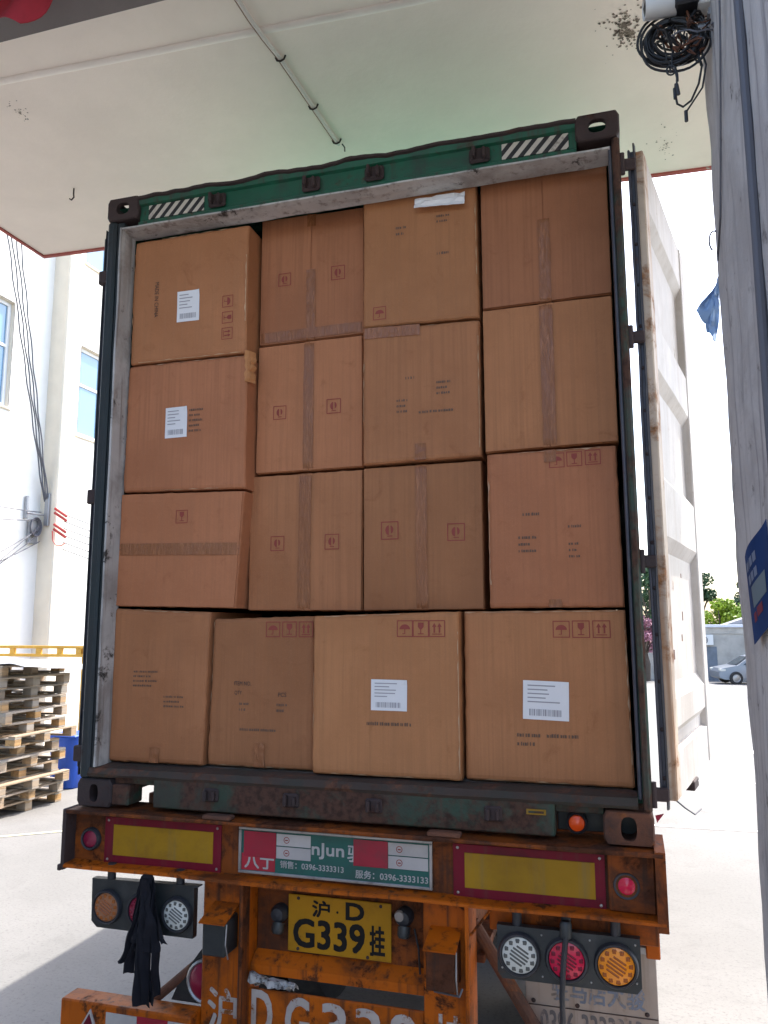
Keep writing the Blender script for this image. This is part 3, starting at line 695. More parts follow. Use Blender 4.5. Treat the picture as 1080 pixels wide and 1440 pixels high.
CRT = {}
def C_(k, *a, **kw): CRT[k] = carton(*a, **kw); return CRT[k]
c = C_('A4', 'carton in the upper left corner reading MADE IN CHINA sideways, with white label', [(.094, 4.258), (.725, 4.258), (.728, 3.610), (.096, 3.612)], .10, seed=1, bulge=.012)
label(c, .355, .475, 3.80, 3.955); words(c, 'MADE IN CHINA', .228, .250, 3.84, 4.02, rot=-1)
icons(c, [('arrows', .628, 3.715, .058, -1.57), ('glass', .628, 3.795, .058, -1.57), ('umbrella', .628, 3.875, .058, -1.57)])
c = C_('A3', 'carton under the MADE IN CHINA one, white label and torn bulging right edge', [(.090, 3.606), (.735, 3.602), (.738, 2.962), (.09, 2.975)], .10, seed=2, bulge=.014)
label(c, .315, .43, 3.225, 3.375, .02); smudge(c, .44, 3.35, .07, 5, .012); 
tr = MB(); tr.sheet(lambda u, v: (.727+.030*u+.012*nz(v*9, u, 2), .092+.055*u*u+.006*nz(v*12, u*3, 4), 3.47+.15*v), lin(0, 1, 5), lin(0, 1, 9)); tr.build('torn_flap', 'card2', c['o'])
c = C_('A2', 'carton on its side with a horizontal taped seam, against the left container wall', [(.086, 2.970), (.735, 2.955), (.705, 2.418), (.08, 2.432)], .10, seed=3, flaps='h')
tape(c, horiz=True); icons(c, [('glass', .42, 2.845, .062)])
c = C_('A1', 'carton in the bottom left corner beside the ITEM NO. carton', [(.078, 2.425), (.582, 2.405), (.565, 1.728), (.078, 1.728)], .10, seed=4)
smudge(c, .20, 2.13, .12, 4); smudge(c, .36, 2.02, .10, 3); tape(c, .5, .05, v0=.0, v1=.10)
c = C_('B4', 'recessed carton with two small red marks, second in the top row from the left wall', [(.735, 4.335), (1.272, 4.325), (1.275, 3.685), (.736, 3.680)], .22, seed=5, flaps='v')
tape(c, wd=.045, v0=0, v1=.55); tape(c, wd=.045, v0=.9, v1=1); tape(c, .055, .05, horiz=True); icons(c, [('round', .868, 4.005, .066), ('round', 1.142, 4.005, .070)])
c = C_('B3', 'carton with wrinkled vertical tape between two red marks, under the recessed carton', [(.742, 3.672), (1.272, 3.677), (1.275, 3.05), (.74, 3.045)], .20, seed=6, flaps='v')
tape(c, wd=.05); icons(c, [('round', .862, 3.335, .066), ('round', 1.132, 3.345, .070)])
c = C_('B2', 'carton with wide vertical tape between two red marks, above the ITEM NO. carton', [(.718, 3.038), (1.275, 3.042), (1.272, 2.402), (.716, 2.408)], .20, seed=7, flaps='v')
tape(c, wd=.06); icons(c, [('round', .862, 2.715, .068), ('round', 1.128, 2.715, .070)])
c = C_('B1', 'carton printed ITEM NO. and QTY in the bottom row', [(.586, 2.374), (1.078, 2.385), (1.085, 1.728), (.57, 1.728)], .125, seed=8)
icons(c, [('umbrella', .882, 2.325, .068), ('glass', .960, 2.325, .068), ('arrows', 1.038, 2.325, .068)])
words(c, 'ITEM NO.', .700, .782, 2.079, 2.097); words(c, 'QTY', .702, .738, 2.037, 2.056); words(c, 'PCS', .912, .950, 2.034, 2.052)
smudge(c, .725, 1.995, .04, 2, .012); smudge(c, .905, 1.995, .045, 2, .012); smudge(c, .73, 1.885, .17, 1, .012); tape(c, .5, .05, v0=0, v1=.16)
c = C_('C4', 'carton in the top row with pale torn paper at its upper edge and faint print', [(1.290, 4.31), (1.823, 4.31), (1.826, 3.672), (1.29, 3.682)], .14, seed=9)
smudge(c, 1.45, 4.135, .05, 2, .014); smudge(c, 1.64, 4.165, .06, 2, .012); smudge(c, 1.64, 3.985, .05, 1, .014); icons(c, [('umbrella', 1.372, 3.742, .062)])
p_ = MB(); p_.sheet(lambda u, v: (1.545+.23*u, .100+.02*v+.014*nz(u*5, v*5, 1), 4.205+.055*v-.015*u*(1-v)), lin(0, 1, 10), lin(0, 1, 5)); p_.build('torn_paper', 'label', c['o'])
c = C_('C3', 'carton with blotchy dark print in the second row, between the taped cartons', [(1.290, 3.676), (1.825, 3.664), (1.822, 3.052), (1.29, 3.045)], .14, seed=10)
smudge(c, 1.49, 3.42, .04, 1, .016); smudge(c, 1.45, 3.32, .05, 3, .012); smudge(c, 1.63, 3.39, .06, 3, .012); smudge(c, 1.55, 3.26, .15, 1, .013); tape(c, .5, .05, v0=0, v1=.12); tape(c, .965, .05, horiz=True, v1=.5)
c = C_('C2', 'carton with vertical tape and two large red marks, above the widest labelled carton', [(1.284, 3.04), (1.818, 3.044), (1.818, 2.404), (1.284, 2.402)], .17, seed=11, flaps='v')
tape(c, wd=.05); icons(c, [('round', 1.408, 2.752, .080), ('round', 1.702, 2.735, .076)])
c = C_('C1', 'widest carton of the bottom row with white label and pale right edge', [(1.092, 2.384), (1.728, 2.400), (1.728, 1.73), (1.092, 1.728)], .068, seed=12, mat='card2')
icons(c, [('umbrella', 1.500, 2.328, .068), ('glass', 1.568, 2.328, .068), ('arrows', 1.636, 2.328, .068)]); label(c, 1.355, 1.508, 1.995, 2.120, -.01); smudge(c, 1.335, 1.935, .19, 1, .016)
c = C_('D4', 'carton in the upper right corner with a faint vertical tape seam and no print', [(1.833, 4.33), (2.388, 4.33), (2.386, 3.722), (1.833, 3.715)], .17, seed=13, flaps='v'); tape(c, wd=.05, v0=0, v1=.62)
c = C_('D3', 'plain carton with vertical tape under the upper right corner one', [(1.833, 3.71), (2.384, 3.715), (2.384, 3.08), (1.833, 3.068)], .16, seed=14, flaps='v'); tape(c, wd=.055);
c = C_('D2', 'carton with three red marks at its top right, third down along the right wall', [(1.845, 3.056), (2.372, 3.062), (2.378, 2.408), (1.845, 2.408)], .12, seed=15)
icons(c, [('umbrella', 2.135, 3.010, .062), ('glass', 2.205, 3.012, .062), ('arrows', 2.278, 3.014, .062)]); smudge(c, 1.99, 2.785, .07, 1, .014); smudge(c, 1.97, 2.69, .07, 3, .013); smudge(c, 2.17, 2.73, .05, 1, .013); smudge(c, 2.17, 2.66, .04, 3, .012); tape(c, .5, .05, v0=0, v1=.05); tape(c, .5, .05, v0=.92, v1=1)
c = C_('D1', 'carton in the bottom right corner with large white label', [(1.737, 2.400), (2.378, 2.402), (2.384, 1.728), (1.735, 1.728)], .115, seed=16)
icons(c, [('umbrella', 2.130, 2.325, .066), ('glass', 2.206, 2.325, .068), ('arrows', 2.284, 2.325, .068)]); label(c, 1.972, 2.150, 1.972, 2.122, -.03); smudge(c, 1.945, 1.905, .085, 2, .016); smudge(c, 2.06, 1.905, .12, 1, .016)
print('cartons ok')

# ================================================================== TRAILER
tr = thing('container_trailer', 'rusty orange skeletal trailer chassis carrying the container', 'trailer', (CW/2, 6, 0))
BZ0, BZ1 = 1.305, 1.545
XL, XR = -.024, 2.462
beam = MB()
def wob(x, k): return .004*nz(x*3, k, 1)
beam.sheet(lambda u, v: (XL+(XR-XL)*u, [.17, -.05, -.052, -.05, .018][int(v)], [BZ1, BZ1-.001, BZ1-.009, BZ1-.016, BZ1-.018][int(v)]+wob(u*2.4, v)), lin(0, 1, 50), [4, 3, 2, 1, 0]); top = beam.build('rear_beam', 'orange_dirty_shaded', tr)
m = MB().box(XL+.012, XR-.012, .02, .036, BZ0+.01, BZ1-.016, .002); m.build('web', 'orange_dirty_shaded', top)
m = MB().sheet(lambda u, v: (XL+(XR-XL)*u, [.05, .018, -.046, -.052, -.052, .05][int(v)], [BZ0+.02, BZ0+.018, BZ0+.014, BZ0+.010, BZ0, BZ0-.002][int(v)]+wob(u*2.4, 5+v*.1)), lin(0, 1, 50), range(5, -1, -1)); m.build('bottom_flange', 'orange', top)
m = MB().box(XL-.004, XL+.014, -.054, .16, BZ0-.012, BZ1+.002, .004); m.box(XL-.014, XL+.004, -.06, -.03, BZ0-.014, BZ0+.012, .004); m.build('end_plate', 'dark_rust', top)
m = MB().prism([(-.05, BZ1+.004), (.10, BZ1+.03), (.12, BZ0-.01), (-.052, BZ0-.022)], lambda a, b: (XR-.028, a, b), lambda a, b: (XR+.008, a, b)); m.build('end_plate', 'orange_dirty_shaded', top)
m = MB().box(XR-.19, XR-.03, -.0, .02, BZ0+.02, BZ1-.02, .003); m.build('gusset', 'orange_dirty_shaded', top)
for x in (.70, 1.66): MB().box(x-.05, x+.08, -.046, .004, BZ1-.002, BZ1+.016, .005).build('stop_block', 'rust', top)
# tapered guide flag at the right corner
MB().add([(2.445, .01, 1.66), (2.475, .01, 1.668), (2.45, .012, 1.635), (2.445, .016, 1.66), (2.475, .016, 1.668), (2.45, .018, 1.635)], [(0, 2, 1), (3, 4, 5), (0, 1, 4, 3), (1, 2, 5, 4), (2, 0, 3, 5)]).build('corner_flag', 'red_tape', ct)
YW = .017
for (x0, x1) in ((.146, .712), (1.70, 2.262)):
    o = box('reflector_panel', 'refl_red', top, x0, x1, YW-.004, YW+.004, 1.318, 1.511, bev=.001)
    box('yellow_field', 'refl_yellow', o, x0+.045, x1-.036, YW-.0065, YW-.0035, 1.354, 1.481, bev=.0008)
    for a in (x0+.018, x1-.018):
        for b in (1.335, 1.497): MB().lathe((a, YW-.0035, b), (0, -1, 0), [(.006, 0), (.005, .003), (0, .004)], 8).build('screw', 'alu', o)
for x, r, mt in ((.078, .036, 'lens_dark_red'), (2.335, .037, 'lens_red')):
    o = MB().lathe((x, YW, 1.413), (0, -1, 0), [(r*1.35, 0), (r*1.35, .012), (r*1.2, .02), (r*1.02, .018), (r*1.0, .008)], 28).build('marker_lamp', 'rubber', top, smooth=True)
    MB().lathe((x, YW-.006, 1.413), (0, -1, 0), [(r*1.0, 0), (r*.95, .008), (r*.6, .015), (0, .018)], 28).build('lens', mt, o, smooth=True)
# sill lamp
o = MB().lathe((2.165, .10, ZB+.052), (0, -1, 0), [(.040, 0), (.040, .03), (.034, .036), (.030, .03)], 24).build('marker_lamp', 'rubber', top, smooth=True)
MB().lathe((2.165, .072, ZB+.052), (0, -1, 0), [(.030, 0), (.028, .008), (.016, .014), (0, .016)], 24).build('lens', 'lens_orange', o, smooth=True)
# sign board
sg = box('sign_board', 'sign_green', top, .806, 1.612, YW-.010, YW+.002, 1.342, 1.507, bev=.001)
m = MB()
for a in ((.798, 1.620, 1.334, 1.345), (.798, 1.620, 1.504, 1.515)): m.box(a[0], a[1], YW-.015, YW, a[2], a[3], .002)
for a in ((.798, .810), (1.608, 1.620)): m.box(a[0], a[1], YW-.0155, YW+.0005, 1.3455, 1.5035, .002)
m.build('sign_frame', 'alu', sg)
YS = YW-.0112
box('red_sign_field', 'sign_red', sg, .812, .962, YS-.0005, YS+.0008, 1.347, 1.412, bev=.0003)
for x0, x1, mt in ((.822, .966, 'red_tape'), (1.300, 1.442, 'red_tape')): box('reflective_strip', mt, sg, x0, x1, YS-.0025, YS, 1.400, 1.500, bev=.0005)
for x0, x1 in ((.968, 1.118), (1.444, 1.604)):
    for z0, z1 in ((1.402, 1.448), (1.452, 1.498)):
        o = box('reflective_strip', 'white_tape', sg, x0, x1, YS-.0025, YS, z0, z1, bev=.0005)
        m = MB(); cx = x0+.045; cz = (z0+z1)/2
        m.lathe((cx, YS-.0028, cz), (0, -1, 0), [(.013, 0), (.010, .0001)], 14); m.add([(cx-.006, YS-.0030, cz-.003), (cx+.006, YS-.0030, cz-.003), (cx+.006, YS-.0030, cz+.002), (cx-.006, YS-.0030, cz+.002)], [(0, 1, 2, 3)]); m.build('approval_mark', 'red_ink', o)
lettering('nJun', 'sign_white', sg, 1.122, 1.258, 1.412, 1.472, YS-.0006, bold=.003)
lettering('销售：0396-3333313', 'sign_white', sg, .985, 1.258, 1.366, 1.394, YS-.0006, bold=.0012)
lettering('服务：0396-3333133', 'sign_white', sg, 1.308, 1.602, 1.354, 1.384, YS-.0006, bold=.0012)
lettering('八丁', 'sign_white', sg, .826, .955, 1.355, 1.396, YS-.0012, bold=.003)
lettering('骏', 'sign_white', sg, 1.274, 1.350, 1.412, 1.476, YS-.0006, bold=.002)
# posts, plate panel, lower board
for x0, x1 in ((.628, .832), (1.575, 1.760)):
    po = MB().box(x0, x1, .03, .16, .30, BZ0+.0, .006).build('rear_post', 'orange', tr)
m = MB().box(1.748, 1.764, -.03, .05, .30, BZ0-.002, .003); m.build('post_flange', 'orange', tr)
m = MB().box(.818, .834, -.02, .05, .30, BZ0-.002, .003); m.build('post_flange', 'orange_dirty_shaded', tr)
box('plate_panel', 'orange_dirty_shaded', tr, .834, 1.575, .12, .135, .93, BZ0)
m = MB().prism([(.06, .965), (.12, 1.005), (.12, .93), (.06, .93)], lambda a, b: (.836, a, b), lambda a, b: (1.573, a, b)); m.build('ledge', 'orange', tr)
box('lower_board', 'orange', tr, .836, 1.573, .045, .06, .36, .880, bev=.004)
np_ = box('number_plate', 'plate_yellow', tr, .985, 1.428, .098, .103, 1.018, 1.238, bev=.002)
box('plate_bracket', 'orange_dirty_shaded', tr, 1.0, 1.41, .1035, .119, 1.04, 1.22)
YP = .0972
lettering('沪', 'plate_black', np_, 1.090, 1.165, 1.158, 1.220, YP, bold=.004); lettering('·', 'plate_black', np_, 1.196, 1.206, 1.180, 1.190, YP); lettering('D', 'plate_black', np_, 1.236, 1.310, 1.160, 1.222, YP, bold=.006)
lettering('G339', 'plate_black', np_, 1.008, 1.312, 1.036, 1.142, YP, bold=.007); lettering('挂', 'plate_black', np_, 1.338, 1.398, 1.036, 1.145, YP, bold=.005)
for x, z in ((1.03, 1.225), (1.385, 1.225), (1.03, 1.03), (1.33, 1.028)): MB().lathe((x, YP, z), (0, -1, 0), [(.007, 0), (.006, .003), (0, .004)], 10).build('bolt', 'dark_rust', np_)
# stencilled registration on the lower board and posts
lettering('D', 'stencil', tr, .852, .938, .700, .870, .0435, bold=.008, name='stencil_lettering'); lettering('G', 'stencil', tr, 1.000, 1.098, .690, .862, .0435, bold=.008, name='stencil_lettering')
for x in (1.155, 1.295, 1.438): lettering('3' if x < 1.4 else '9', 'stencil', tr, x, x+.098, .688-.01*(x-1.1), .858-.01*(x-1.1), .0435, bold=.008, name='stencil_lettering')
lettering('沪', 'stencil', tr, .662, .790, .700, .868, .0285, bold=.005, name='stencil_lettering'); lettering('挂', 'stencil', tr, 1.615, 1.735, .720, .885, .0285, bold=.005, name='stencil_lettering')
# plate lamps
for x, z in ((.945, 1.158), (1.482, 1.195)):
    o = MB().lathe((x, .12, z), (0, -1, 0), [(.036, 0), (.036, .03), (.026, .05), (0, .056)], 18).build('plate_lamp', 'rubber', tr, smooth=True)
    MB().lathe((x+.005, .08, z-.03), (0, -.4, -1), [(.026, 0), (.026, .03), (.018, .042), (0, .044)], 16).build('lamp_hood', 'black_metal', o, smooth=True)
MB().lathe((1.470, .075, 1.205), (0, -1, 0), [(.022, 0), (.018, .012), (0, .016)], 16).build('lamp_cap', 'old_board', tr, smooth=True)
MB().tube([(1.52, .11, 1.15), (1.54, .10, 1.08), (1.545, .10, .98), (1.54, .08, .93)], .004).build('wire', 'cable_black', tr)
MB().tube([(1.62, .02, .97), (1.735, -.075, 1.005), (1.745, -.07, 1.03)], .004).build('wire', 'cable_grey', tr)
# toggle boxes on the posts
def tbox(x0, x1, z0, z1, cap, body):
    o = MB().box(x0, x1, -.085, .03, z0, z1, .005).build('bracket_box', body, tr)
    MB().prism([(-.105, z1-.008), (.03, z1+.03), (.03, z1+.036), (-.108, z1-.002)], lambda a, b: (x0-.006, a, b), lambda a, b: (x1+.006, a, b)).build('hood', cap, o)
    MB().tube([(x1+.004, -.08, z1-.01), (x1+.004, -.088, z0+.05), (x1+.002, -.06, z0-.012)], .003).build('latch_wire', 'steel', o)
tbox(.690, .792, 1.035, 1.170, 'orange', 'black_metal'); tbox(1.612, 1.722, 1.015, 1.165, 'orange', 'orange_dirty_shaded')
# lamp clusters
def lamp(x, z, r, lens, dot, parent, y):
    o = MB().lathe((x, y, z), (0, -1, 0), [(r*1.22, 0), (r*1.22, .010), (r*1.14, .020), (r*1.04, .020), (r*1.0, .010)], 32).build('lamp_ring', 'rubber', parent, smooth=True)
    MB().lathe((x, y-.006, z), (0, -1, 0), [(r*1.0, 0), (r*.98, .008), (r*.75, .0125), (0, .014)], 32).build('lens', lens, o, smooth=True)
    m = MB(); yy = y-.006-.0112
    for i in range(12):
        a = 2*math.pi*i/12+.1; cx, cz = x+math.cos(a)*r*.78, z+math.sin(a)*r*.78; s = r*.125
        m.box(cx-s, cx+s, yy-.0022, yy+.004, cz-s, cz+s, s*.5)
    for i in range(-2, 3):
        zz = i*r*.20; L = math.sqrt(max(0, (r*.56)**2-zz*zz)); tl = .5
        p0 = Vector((x-L*.9, 0, z+zz+L*.9*tl*.0)); 
        m.box(x-L, x+L, yy-.0046, yy+.002, z+zz-r*.055, z+zz+r*.055, r*.03, xf=lambda v: Vector((x+(v.x-x)*.85-(v.z-z)*(-.5), v.y, z+(v.z-z)*.85-(v.x-x)*.5)))
    m.build('lens_cells', dot, o)
    return o
pl = MB().prism([(1.868, 1.246), (2.372, 1.246), (2.372, 1.085), (2.355, 1.064), (1.885, 1.064), (1.868, 1.085)][::-1], lambda a, b: (a, -.020, b), lambda a, b: (a, .012, b)).build('lamp_cluster', 'black_metal', tr)
for x, l, d in ((1.950, 'lens_clear', 'lens_clear_dot'), (2.118, 'lens_red', 'lens_red_dot'), (2.288, 'lens_amber', 'lens_amber_dot')): lamp(x, 1.153, .063, l, d, pl, -.021)
for x, z in ((2.03, 1.225), (2.20, 1.225), (2.03, 1.085), (2.20, 1.085), (2.355, 1.225), (2.355, 1.10), (1.885, 1.10)): MB().lathe((x, -.0205, z), (0, -1, 0), [(.004, 0), (.003, .002), (0, .003)], 8).build('screw', 'alu', pl)
for x in (1.94, 2.118, 2.29): MB().cyl((x, -.0, 1.240), (0, 0, 1), .018, .07, 14).build('mount', 'rubber', pl)
MB().lathe((2.118, -.028, 1.225), (0, 0, 1), [(.014, 0), (.022, .006), (.022, .05), (.015, .06), (0, .06)], 16).build('cable_gland', 'black_metal', pl, smooth=True)
MB().tube([(2.118, -.045, 1.235), (2.108, -.060, 1.15), (2.100, -.062, 1.05), (2.100, -.06, .96), (2.075, -.04, .88), (2.04, 0, .80)], .010).build('cable', 'rubber', pl, smooth=True)
box('lamp_bar', 'orange', tr, 1.83, 2.44, .05, .075, 1.20, 1.30)
pl = MB().prism([(.117, 1.262), (.632, 1.272), (.632, 1.268), (.612, 1.262), (.612, 1.066), (.150, 1.066), (.122, 1.090)][::-1], lambda a, b: (a, -.020, b), lambda a, b: (a, .012, b)).build('lamp_cluster', 'black_metal', tr)
for x, l, d in ((.203, 'lens_amber_dark', 'lens_amber_dot'), (.372, 'lens_dark_red', 'lens_red_dot'), (.540, 'lens_clear', 'lens_clear_dot')): lamp(x, 1.155, .058, l, d, pl, -.021)
for x in (.20, .535): MB().cyl((x, -.0, 1.255), (0, 0, 1), .018, .07, 14).build('mount', 'rubber', pl)
# black cloth straps
st = thing('black_straps', 'bundle of black cloth straps hanging in front of the left lamp cluster', 'straps', (.42, -.06, BZ0))
random.seed(3)
def ribbon(x0, z0, x1, z1, wd0, wd1, y, k):
    m = MB()
    def fn(u, v):
        xc = x0+(x1-x0)*v**1.3+.012*nz(v*4, k, 2); wv = wd0+(wd1-wd0)*v
        return (xc+(u-.5)*wv, y+.016*math.sin(u*5+k+v*3)*min(1, v*3)+.010*nz(v*6, k, u)-.01, z0+(z1-z0)*v+(.012*nz(u*8, k, 9) if v == 1 else 0))
    m.sheet(fn, lin(0, 1, 6), lin(0, 1, 22)[::-1], (0, .003, 0)); return m.build('strap', 'cloth_black', st, smooth=True)
for k, a in enumerate(((.405, 1.300, .318, .965, .02, .034, -.066), (.410, 1.300, .352, .925, .022, .040, -.062), (.412, 1.300, .430, .815, .03, .075, -.074), (.42, 1.300, .46, .83, .03, .06, -.080), (.43, 1.300, .50, 1.06, .03, .07, -.068), (.405, 1.300, .37, 1.05, .03, .075, -.064), (.415, 1.30, .43, 1.02, .045, .12, -.07), (.44, 1.30, .478, .85, .02, .03, -.058))): ribbon(*a, k)
MB().box(.385, .445, -.075, -.048, 1.285, 1.312, .01).build('knot', 'cloth_black', st)
# lower left bumper with tape and triangle
bp = MB().box(.008, .626, -.045, .06, .565, .778, .006).build('bumper_bar', 'orange', tr)
box('reflective_strip', 'white_tape', bp, .235, .382, -.049, -.0445, .62, .752, bev=.0008); box('reflective_strip', 'red_tape', bp, .383, .525, -.049, -.0445, .62, .754, bev=.0008); box('reflective_strip', 'white_tape', bp, .526, .622, -.049, -.0445, .62, .754, bev=.0008)
tri = [(.16, .755), (.055, .585), (.232, .585)]
o = MB().prism(tri, lambda a, b: (a, -.052, b), lambda a, b: (a, -.0446, b)).build('triangle_reflector', 'white_tape', bp)
MB().prism([(.158, .738), (.072, .594), (.218, .594)], lambda a, b: (a, -.0545, b), lambda a, b: (a, -.0515, b)).build('red_field', 'refl_red', o)
box('bumper_bar', 'orange', tr, 1.764, 2.42, -.02, .06, .50, .70)
box('lower_beam', 'orange_dirty_shaded', tr, .60, 1.79, .062, .12, .30, .42)
# braces
MB().tube([(.70, .12, 1.03), (.346, .08, .735)], .020, 12).build('brace', 'rust', tr)
MB().tube([(1.735, .22, 1.16), (2.02, .20, .74)], .026, 12).build('brace', 'rust', tr)
MB().tube([(1.765, .0, 1.19), (1.845, .0, 1.29)], .005, 8).build('strut', 'orange', tr)
# rear fog lamp behind the brace
o = MB().prism([(.46, .772), (.70, .772), (.70, .99), (.60, .99), (.50, .86)], lambda a, b: (a, .085, b), lambda a, b: (a, .10, b)).build('lamp_bracket', 'black_metal', tr)
MB().lathe((.628, .085, .868), (0, -1, 0), [(.088, 0), (.088, .02), (.080, .026), (.074, .02)], 28).build('lamp_ring', 'alu', o, smooth=True)
MB().lathe((.628, .068, .868), (0, -1, 0), [(.076, 0), (.06, .014), (0, .022)], 28).build('lens', 'lens_dark_red', o, smooth=True)
# old board behind right cluster
ob = box('mudguard_board', 'old_board', tr, 1.930, 2.432, .30, .312, .42, 1.165, bev=.003)
m = MB(); m.box(1.932, 2.43, .297, .2995, .846, .850, .0006); m.build('board_seam', 'dark_rust', ob)
for x in (1.96, 2.13, 2.39): MB().lathe((x, .299, .862), (0, -1, 0), [(.009, 0), (.007, .004), (0, .005)], 10).build('bolt', 'dark_rust', ob)
lettering('驻马店大骏', 'faded_blue', ob, 2.030, 2.382, .872, .955, .2985, bold=.003)
lettering('0396-3333313', 'faded_grey', ob, 1.985, 2.37, .740, .832, .2985, bold=.003)
m = MB().box(2.335, 2.425, .275, .296, 1.085, 1.115, .004); m.build('clamp', 'steel', ob)
box('mudguard_frame', 'orange', tr, 2.395, 2.446, .20, .285, 1.10, BZ0-.003)
# silver bag
m = MB(); m.sheet(lambda u, v: (.842+.20*u, .075-.05*v+.03*nz(u*5, v*5, 1), .884+.055*(1-u*.5)*math.sin(v*2.6)+.02*nz(u*7, v*6, 4)), lin(0, 1, 16), lin(0, 1, 9), (0, .01, -.004))
tag(m.build('plastic_bag', 'silver_film'), 'crumpled silver plastic bag stuffed behind the lower board', 'bag')
# chassis, axles, wheels
for x in (.72, 1.72):
    m = MB().box(x-.07, x+.07, .165, 11.6, 1.47, 1.535, .004); m.box(x-.008, x+.008, .165, 11.6, 1.06, 1.472, .002); m.box(x-.07, x+.07, .165, 11.6, 1.03, 1.062, .004); m.build('main_rail', 'orange_dirty_shaded', tr)
for y in (.6, 1.9, 3.6, 6, 9, 11.4): box('cross_member', 'orange_dirty_shaded', tr, .02, CW-.02, y-.06, y+.06, 1.36, 1.50)
for y in (2.0, 3.3, 4.6):
    MB().cyl((.2, y, .52), (1, 0, 0), .065, 2.05, 14).build('axle', 'black_metal', tr)
    for x in (.72, 1.72): box('spring', 'rust', tr, x-.04, x+.04, y-.5, y+.5, .62, .75); box('hanger', 'orange_dirty_shaded', tr, x-.04, x+.04, y-.06, y+.06, .58, 1.04)
    for x0, x1 in ((.01, .27), (.33, .59), (1.85, 2.11), (2.17, 2.43)):
        o = MB().lathe((x0, y, .52), (1, 0, 0), [(.30, 0), (.44, .005), (.505, .03), (.52, .07), (.52, x1-x0-.07), (.505, x1-x0-.03), (.44, x1-x0-.005), (.30, x1-x0)], 36).build('tyre', 'tyre', tr, smooth=True)
        MB().lathe((x0+.02, y, .52), (1, 0, 0), [(.06, .10), (.20, .09), (.28, .0), (.30, .0), (.30, x1-x0-.04), (.27, x1-x0-.04), (.18, .14), (.06, .13)], 28).build('rim', 'rust', o, smooth=True)
for x in (.5, 1.94): box('landing_leg', 'orange_dirty_shaded', tr, x-.07, x+.07, 8.9, 9.05, .03, 1.4); box('landing_foot', 'rust', tr, x-.13, x+.13, 8.85, 9.10, 0, .04)
print('trailer ok')

# ================================================================== SMALL THINGS ROUND THE BAY
# red cloth corner hanging from the lintel
m = MB(); m.sheet(lambda u, v: (.02+.50*u, -1.0+.02*math.sin(u*14+v*3), 4.72-(.02+.185*(1-abs(u-.66)*1.55))*v), lin(0, 1, 24), lin(1, 0, 8), (0, .004, 0))
tag(m.build('red_banner', 'cloth_red', smooth=True), 'red cloth banner corner hanging from the grey lintel', 'banner')
# cable bundle and camera
def wig(p0, p1, k, amp, n=10, sag=0):
    p0, p1 = Vector(p0), Vector(p1); out = []
    for i in range(n):
        t_ = i/(n-1); e = math.sin(math.pi*t_); out.append(p0.lerp(p1, t_)+Vector((amp*nz(t_*4, k, 1)*e, amp*nz(t_*4, k, 5)*e, amp*nz(t_*4, k, 9)*e-sag*e)))
    return out
cb = thing('cable_coil', 'tangled black cable coil hanging from the bracket at the pier top', 'cable', (2.59, -.70, 4.16))
random.seed(11)
for k in range(17):
    rr = .060+.0020*k*random.uniform(.3, 1.6); cx, cz = 2.587+random.uniform(-.012, .012), 4.155+random.uniform(-.014, .016); yy = -.70+random.uniform(-.02, .02)
    MB().tube([(cx+rr*1.05*math.cos(a)+.003*nz(a*2, k, 1), yy+.012*nz(a, k, 4), cz+rr*.98*math.sin(a)+.003*nz(a*2, k, 7)) for a in lin(0, 2*math.pi, 37)[:-1]], .0042, 6, closed=True).build('loop', 'cable_black', cb)
for k, (a, b, sg_) in enumerate((((2.555, -.71, 4.19), (2.575, -.72, 4.04), 0), ((2.575, -.72, 4.20), (2.588, -.73, 3.985), 0), ((2.58, -.70, 4.2), (2.592, -.73, 4.0), 0), ((2.60, -.71, 4.2), (2.655, -.70, 4.07), 0), ((2.63, -.70, 4.18), (2.665, -.70, 4.06), 0), ((2.625, -.70, 4.19), (2.60, -.71, 4.07), .02))):
    MB().tube(wig(a, b, k, .02), .003, 6).build('dangling_wire', 'cable_black', cb)
MB().tube([(2.655, -.70, 4.12), (2.668, -.70, 4.06), (2.655, -.70, 4.0), (2.63, -.705, 3.945), (2.605, -.71, 3.925), (2.588, -.715, 3.935), (2.583, -.72, 3.97), (2.586, -.72, 4.0)], .0035, 6).build('dangling_wire', 'cable_black', cb)
MB().tube([(2.665, -.70, 4.13), (2.68, -.70, 4.06), (2.665, -.70, 3.985), (2.635, -.705, 3.94), (2.612, -.71, 3.905)], .003, 6).build('dangling_wire', 'cable_black', cb)
MB().tube([(2.575+.013*math.cos(a), -.725, 4.045+.016*math.sin(a)) for a in lin(0, 6, 14)], .003, 6).build('dangling_wire', 'cable_black', cb)
for k in range(16):
    a = (random.uniform(2.545, 2.66), -.71+random.uniform(-.03, .02), random.uniform(4.15, 4.245)); b = (random.uniform(2.56, 2.76), -.71+random.uniform(-.03, .02), random.uniform(4.10, 4.24))
    MB().tube(wig(a, b, k*7.3, .09, 14, random.uniform(0, .05)), random.choice((.0022, .003, .0038)), 6).build('tangled_wire', random.choice(('cable_black', 'cable_black', 'cable_grey', 'rust')), cb)
for p, d in (((2.588, -.73, 3.99), (.12, 0, -1)), ((2.583, -.72, 3.985), (0, 0, -1)), ((2.612, -.71, 3.91), (0, 0, -1))): MB().cyl(p, d, .0055, .035, 8).build('connector', 'rubber', cb)
sc = thing('security_camera', 'white bullet security camera beside the cable coil on the pier', 'camera', (2.58, -.72, 4.27))
MB().lathe((2.505, -.74, 4.262), (1, .12, .05), [(0, .012), (.026, .012), (.030, 0), (.034, .0), (.035, .02), (.035, .11), (.028, .125), (0, .125)], 20).build('body', 'ac_white', sc, smooth=True)
MB().lathe((2.5045, -.74, 4.262), (-1, -.12, -.05), [(.024, -.012), (.022, -.004), (0, .002)], 18).build('lens', 'black', sc)
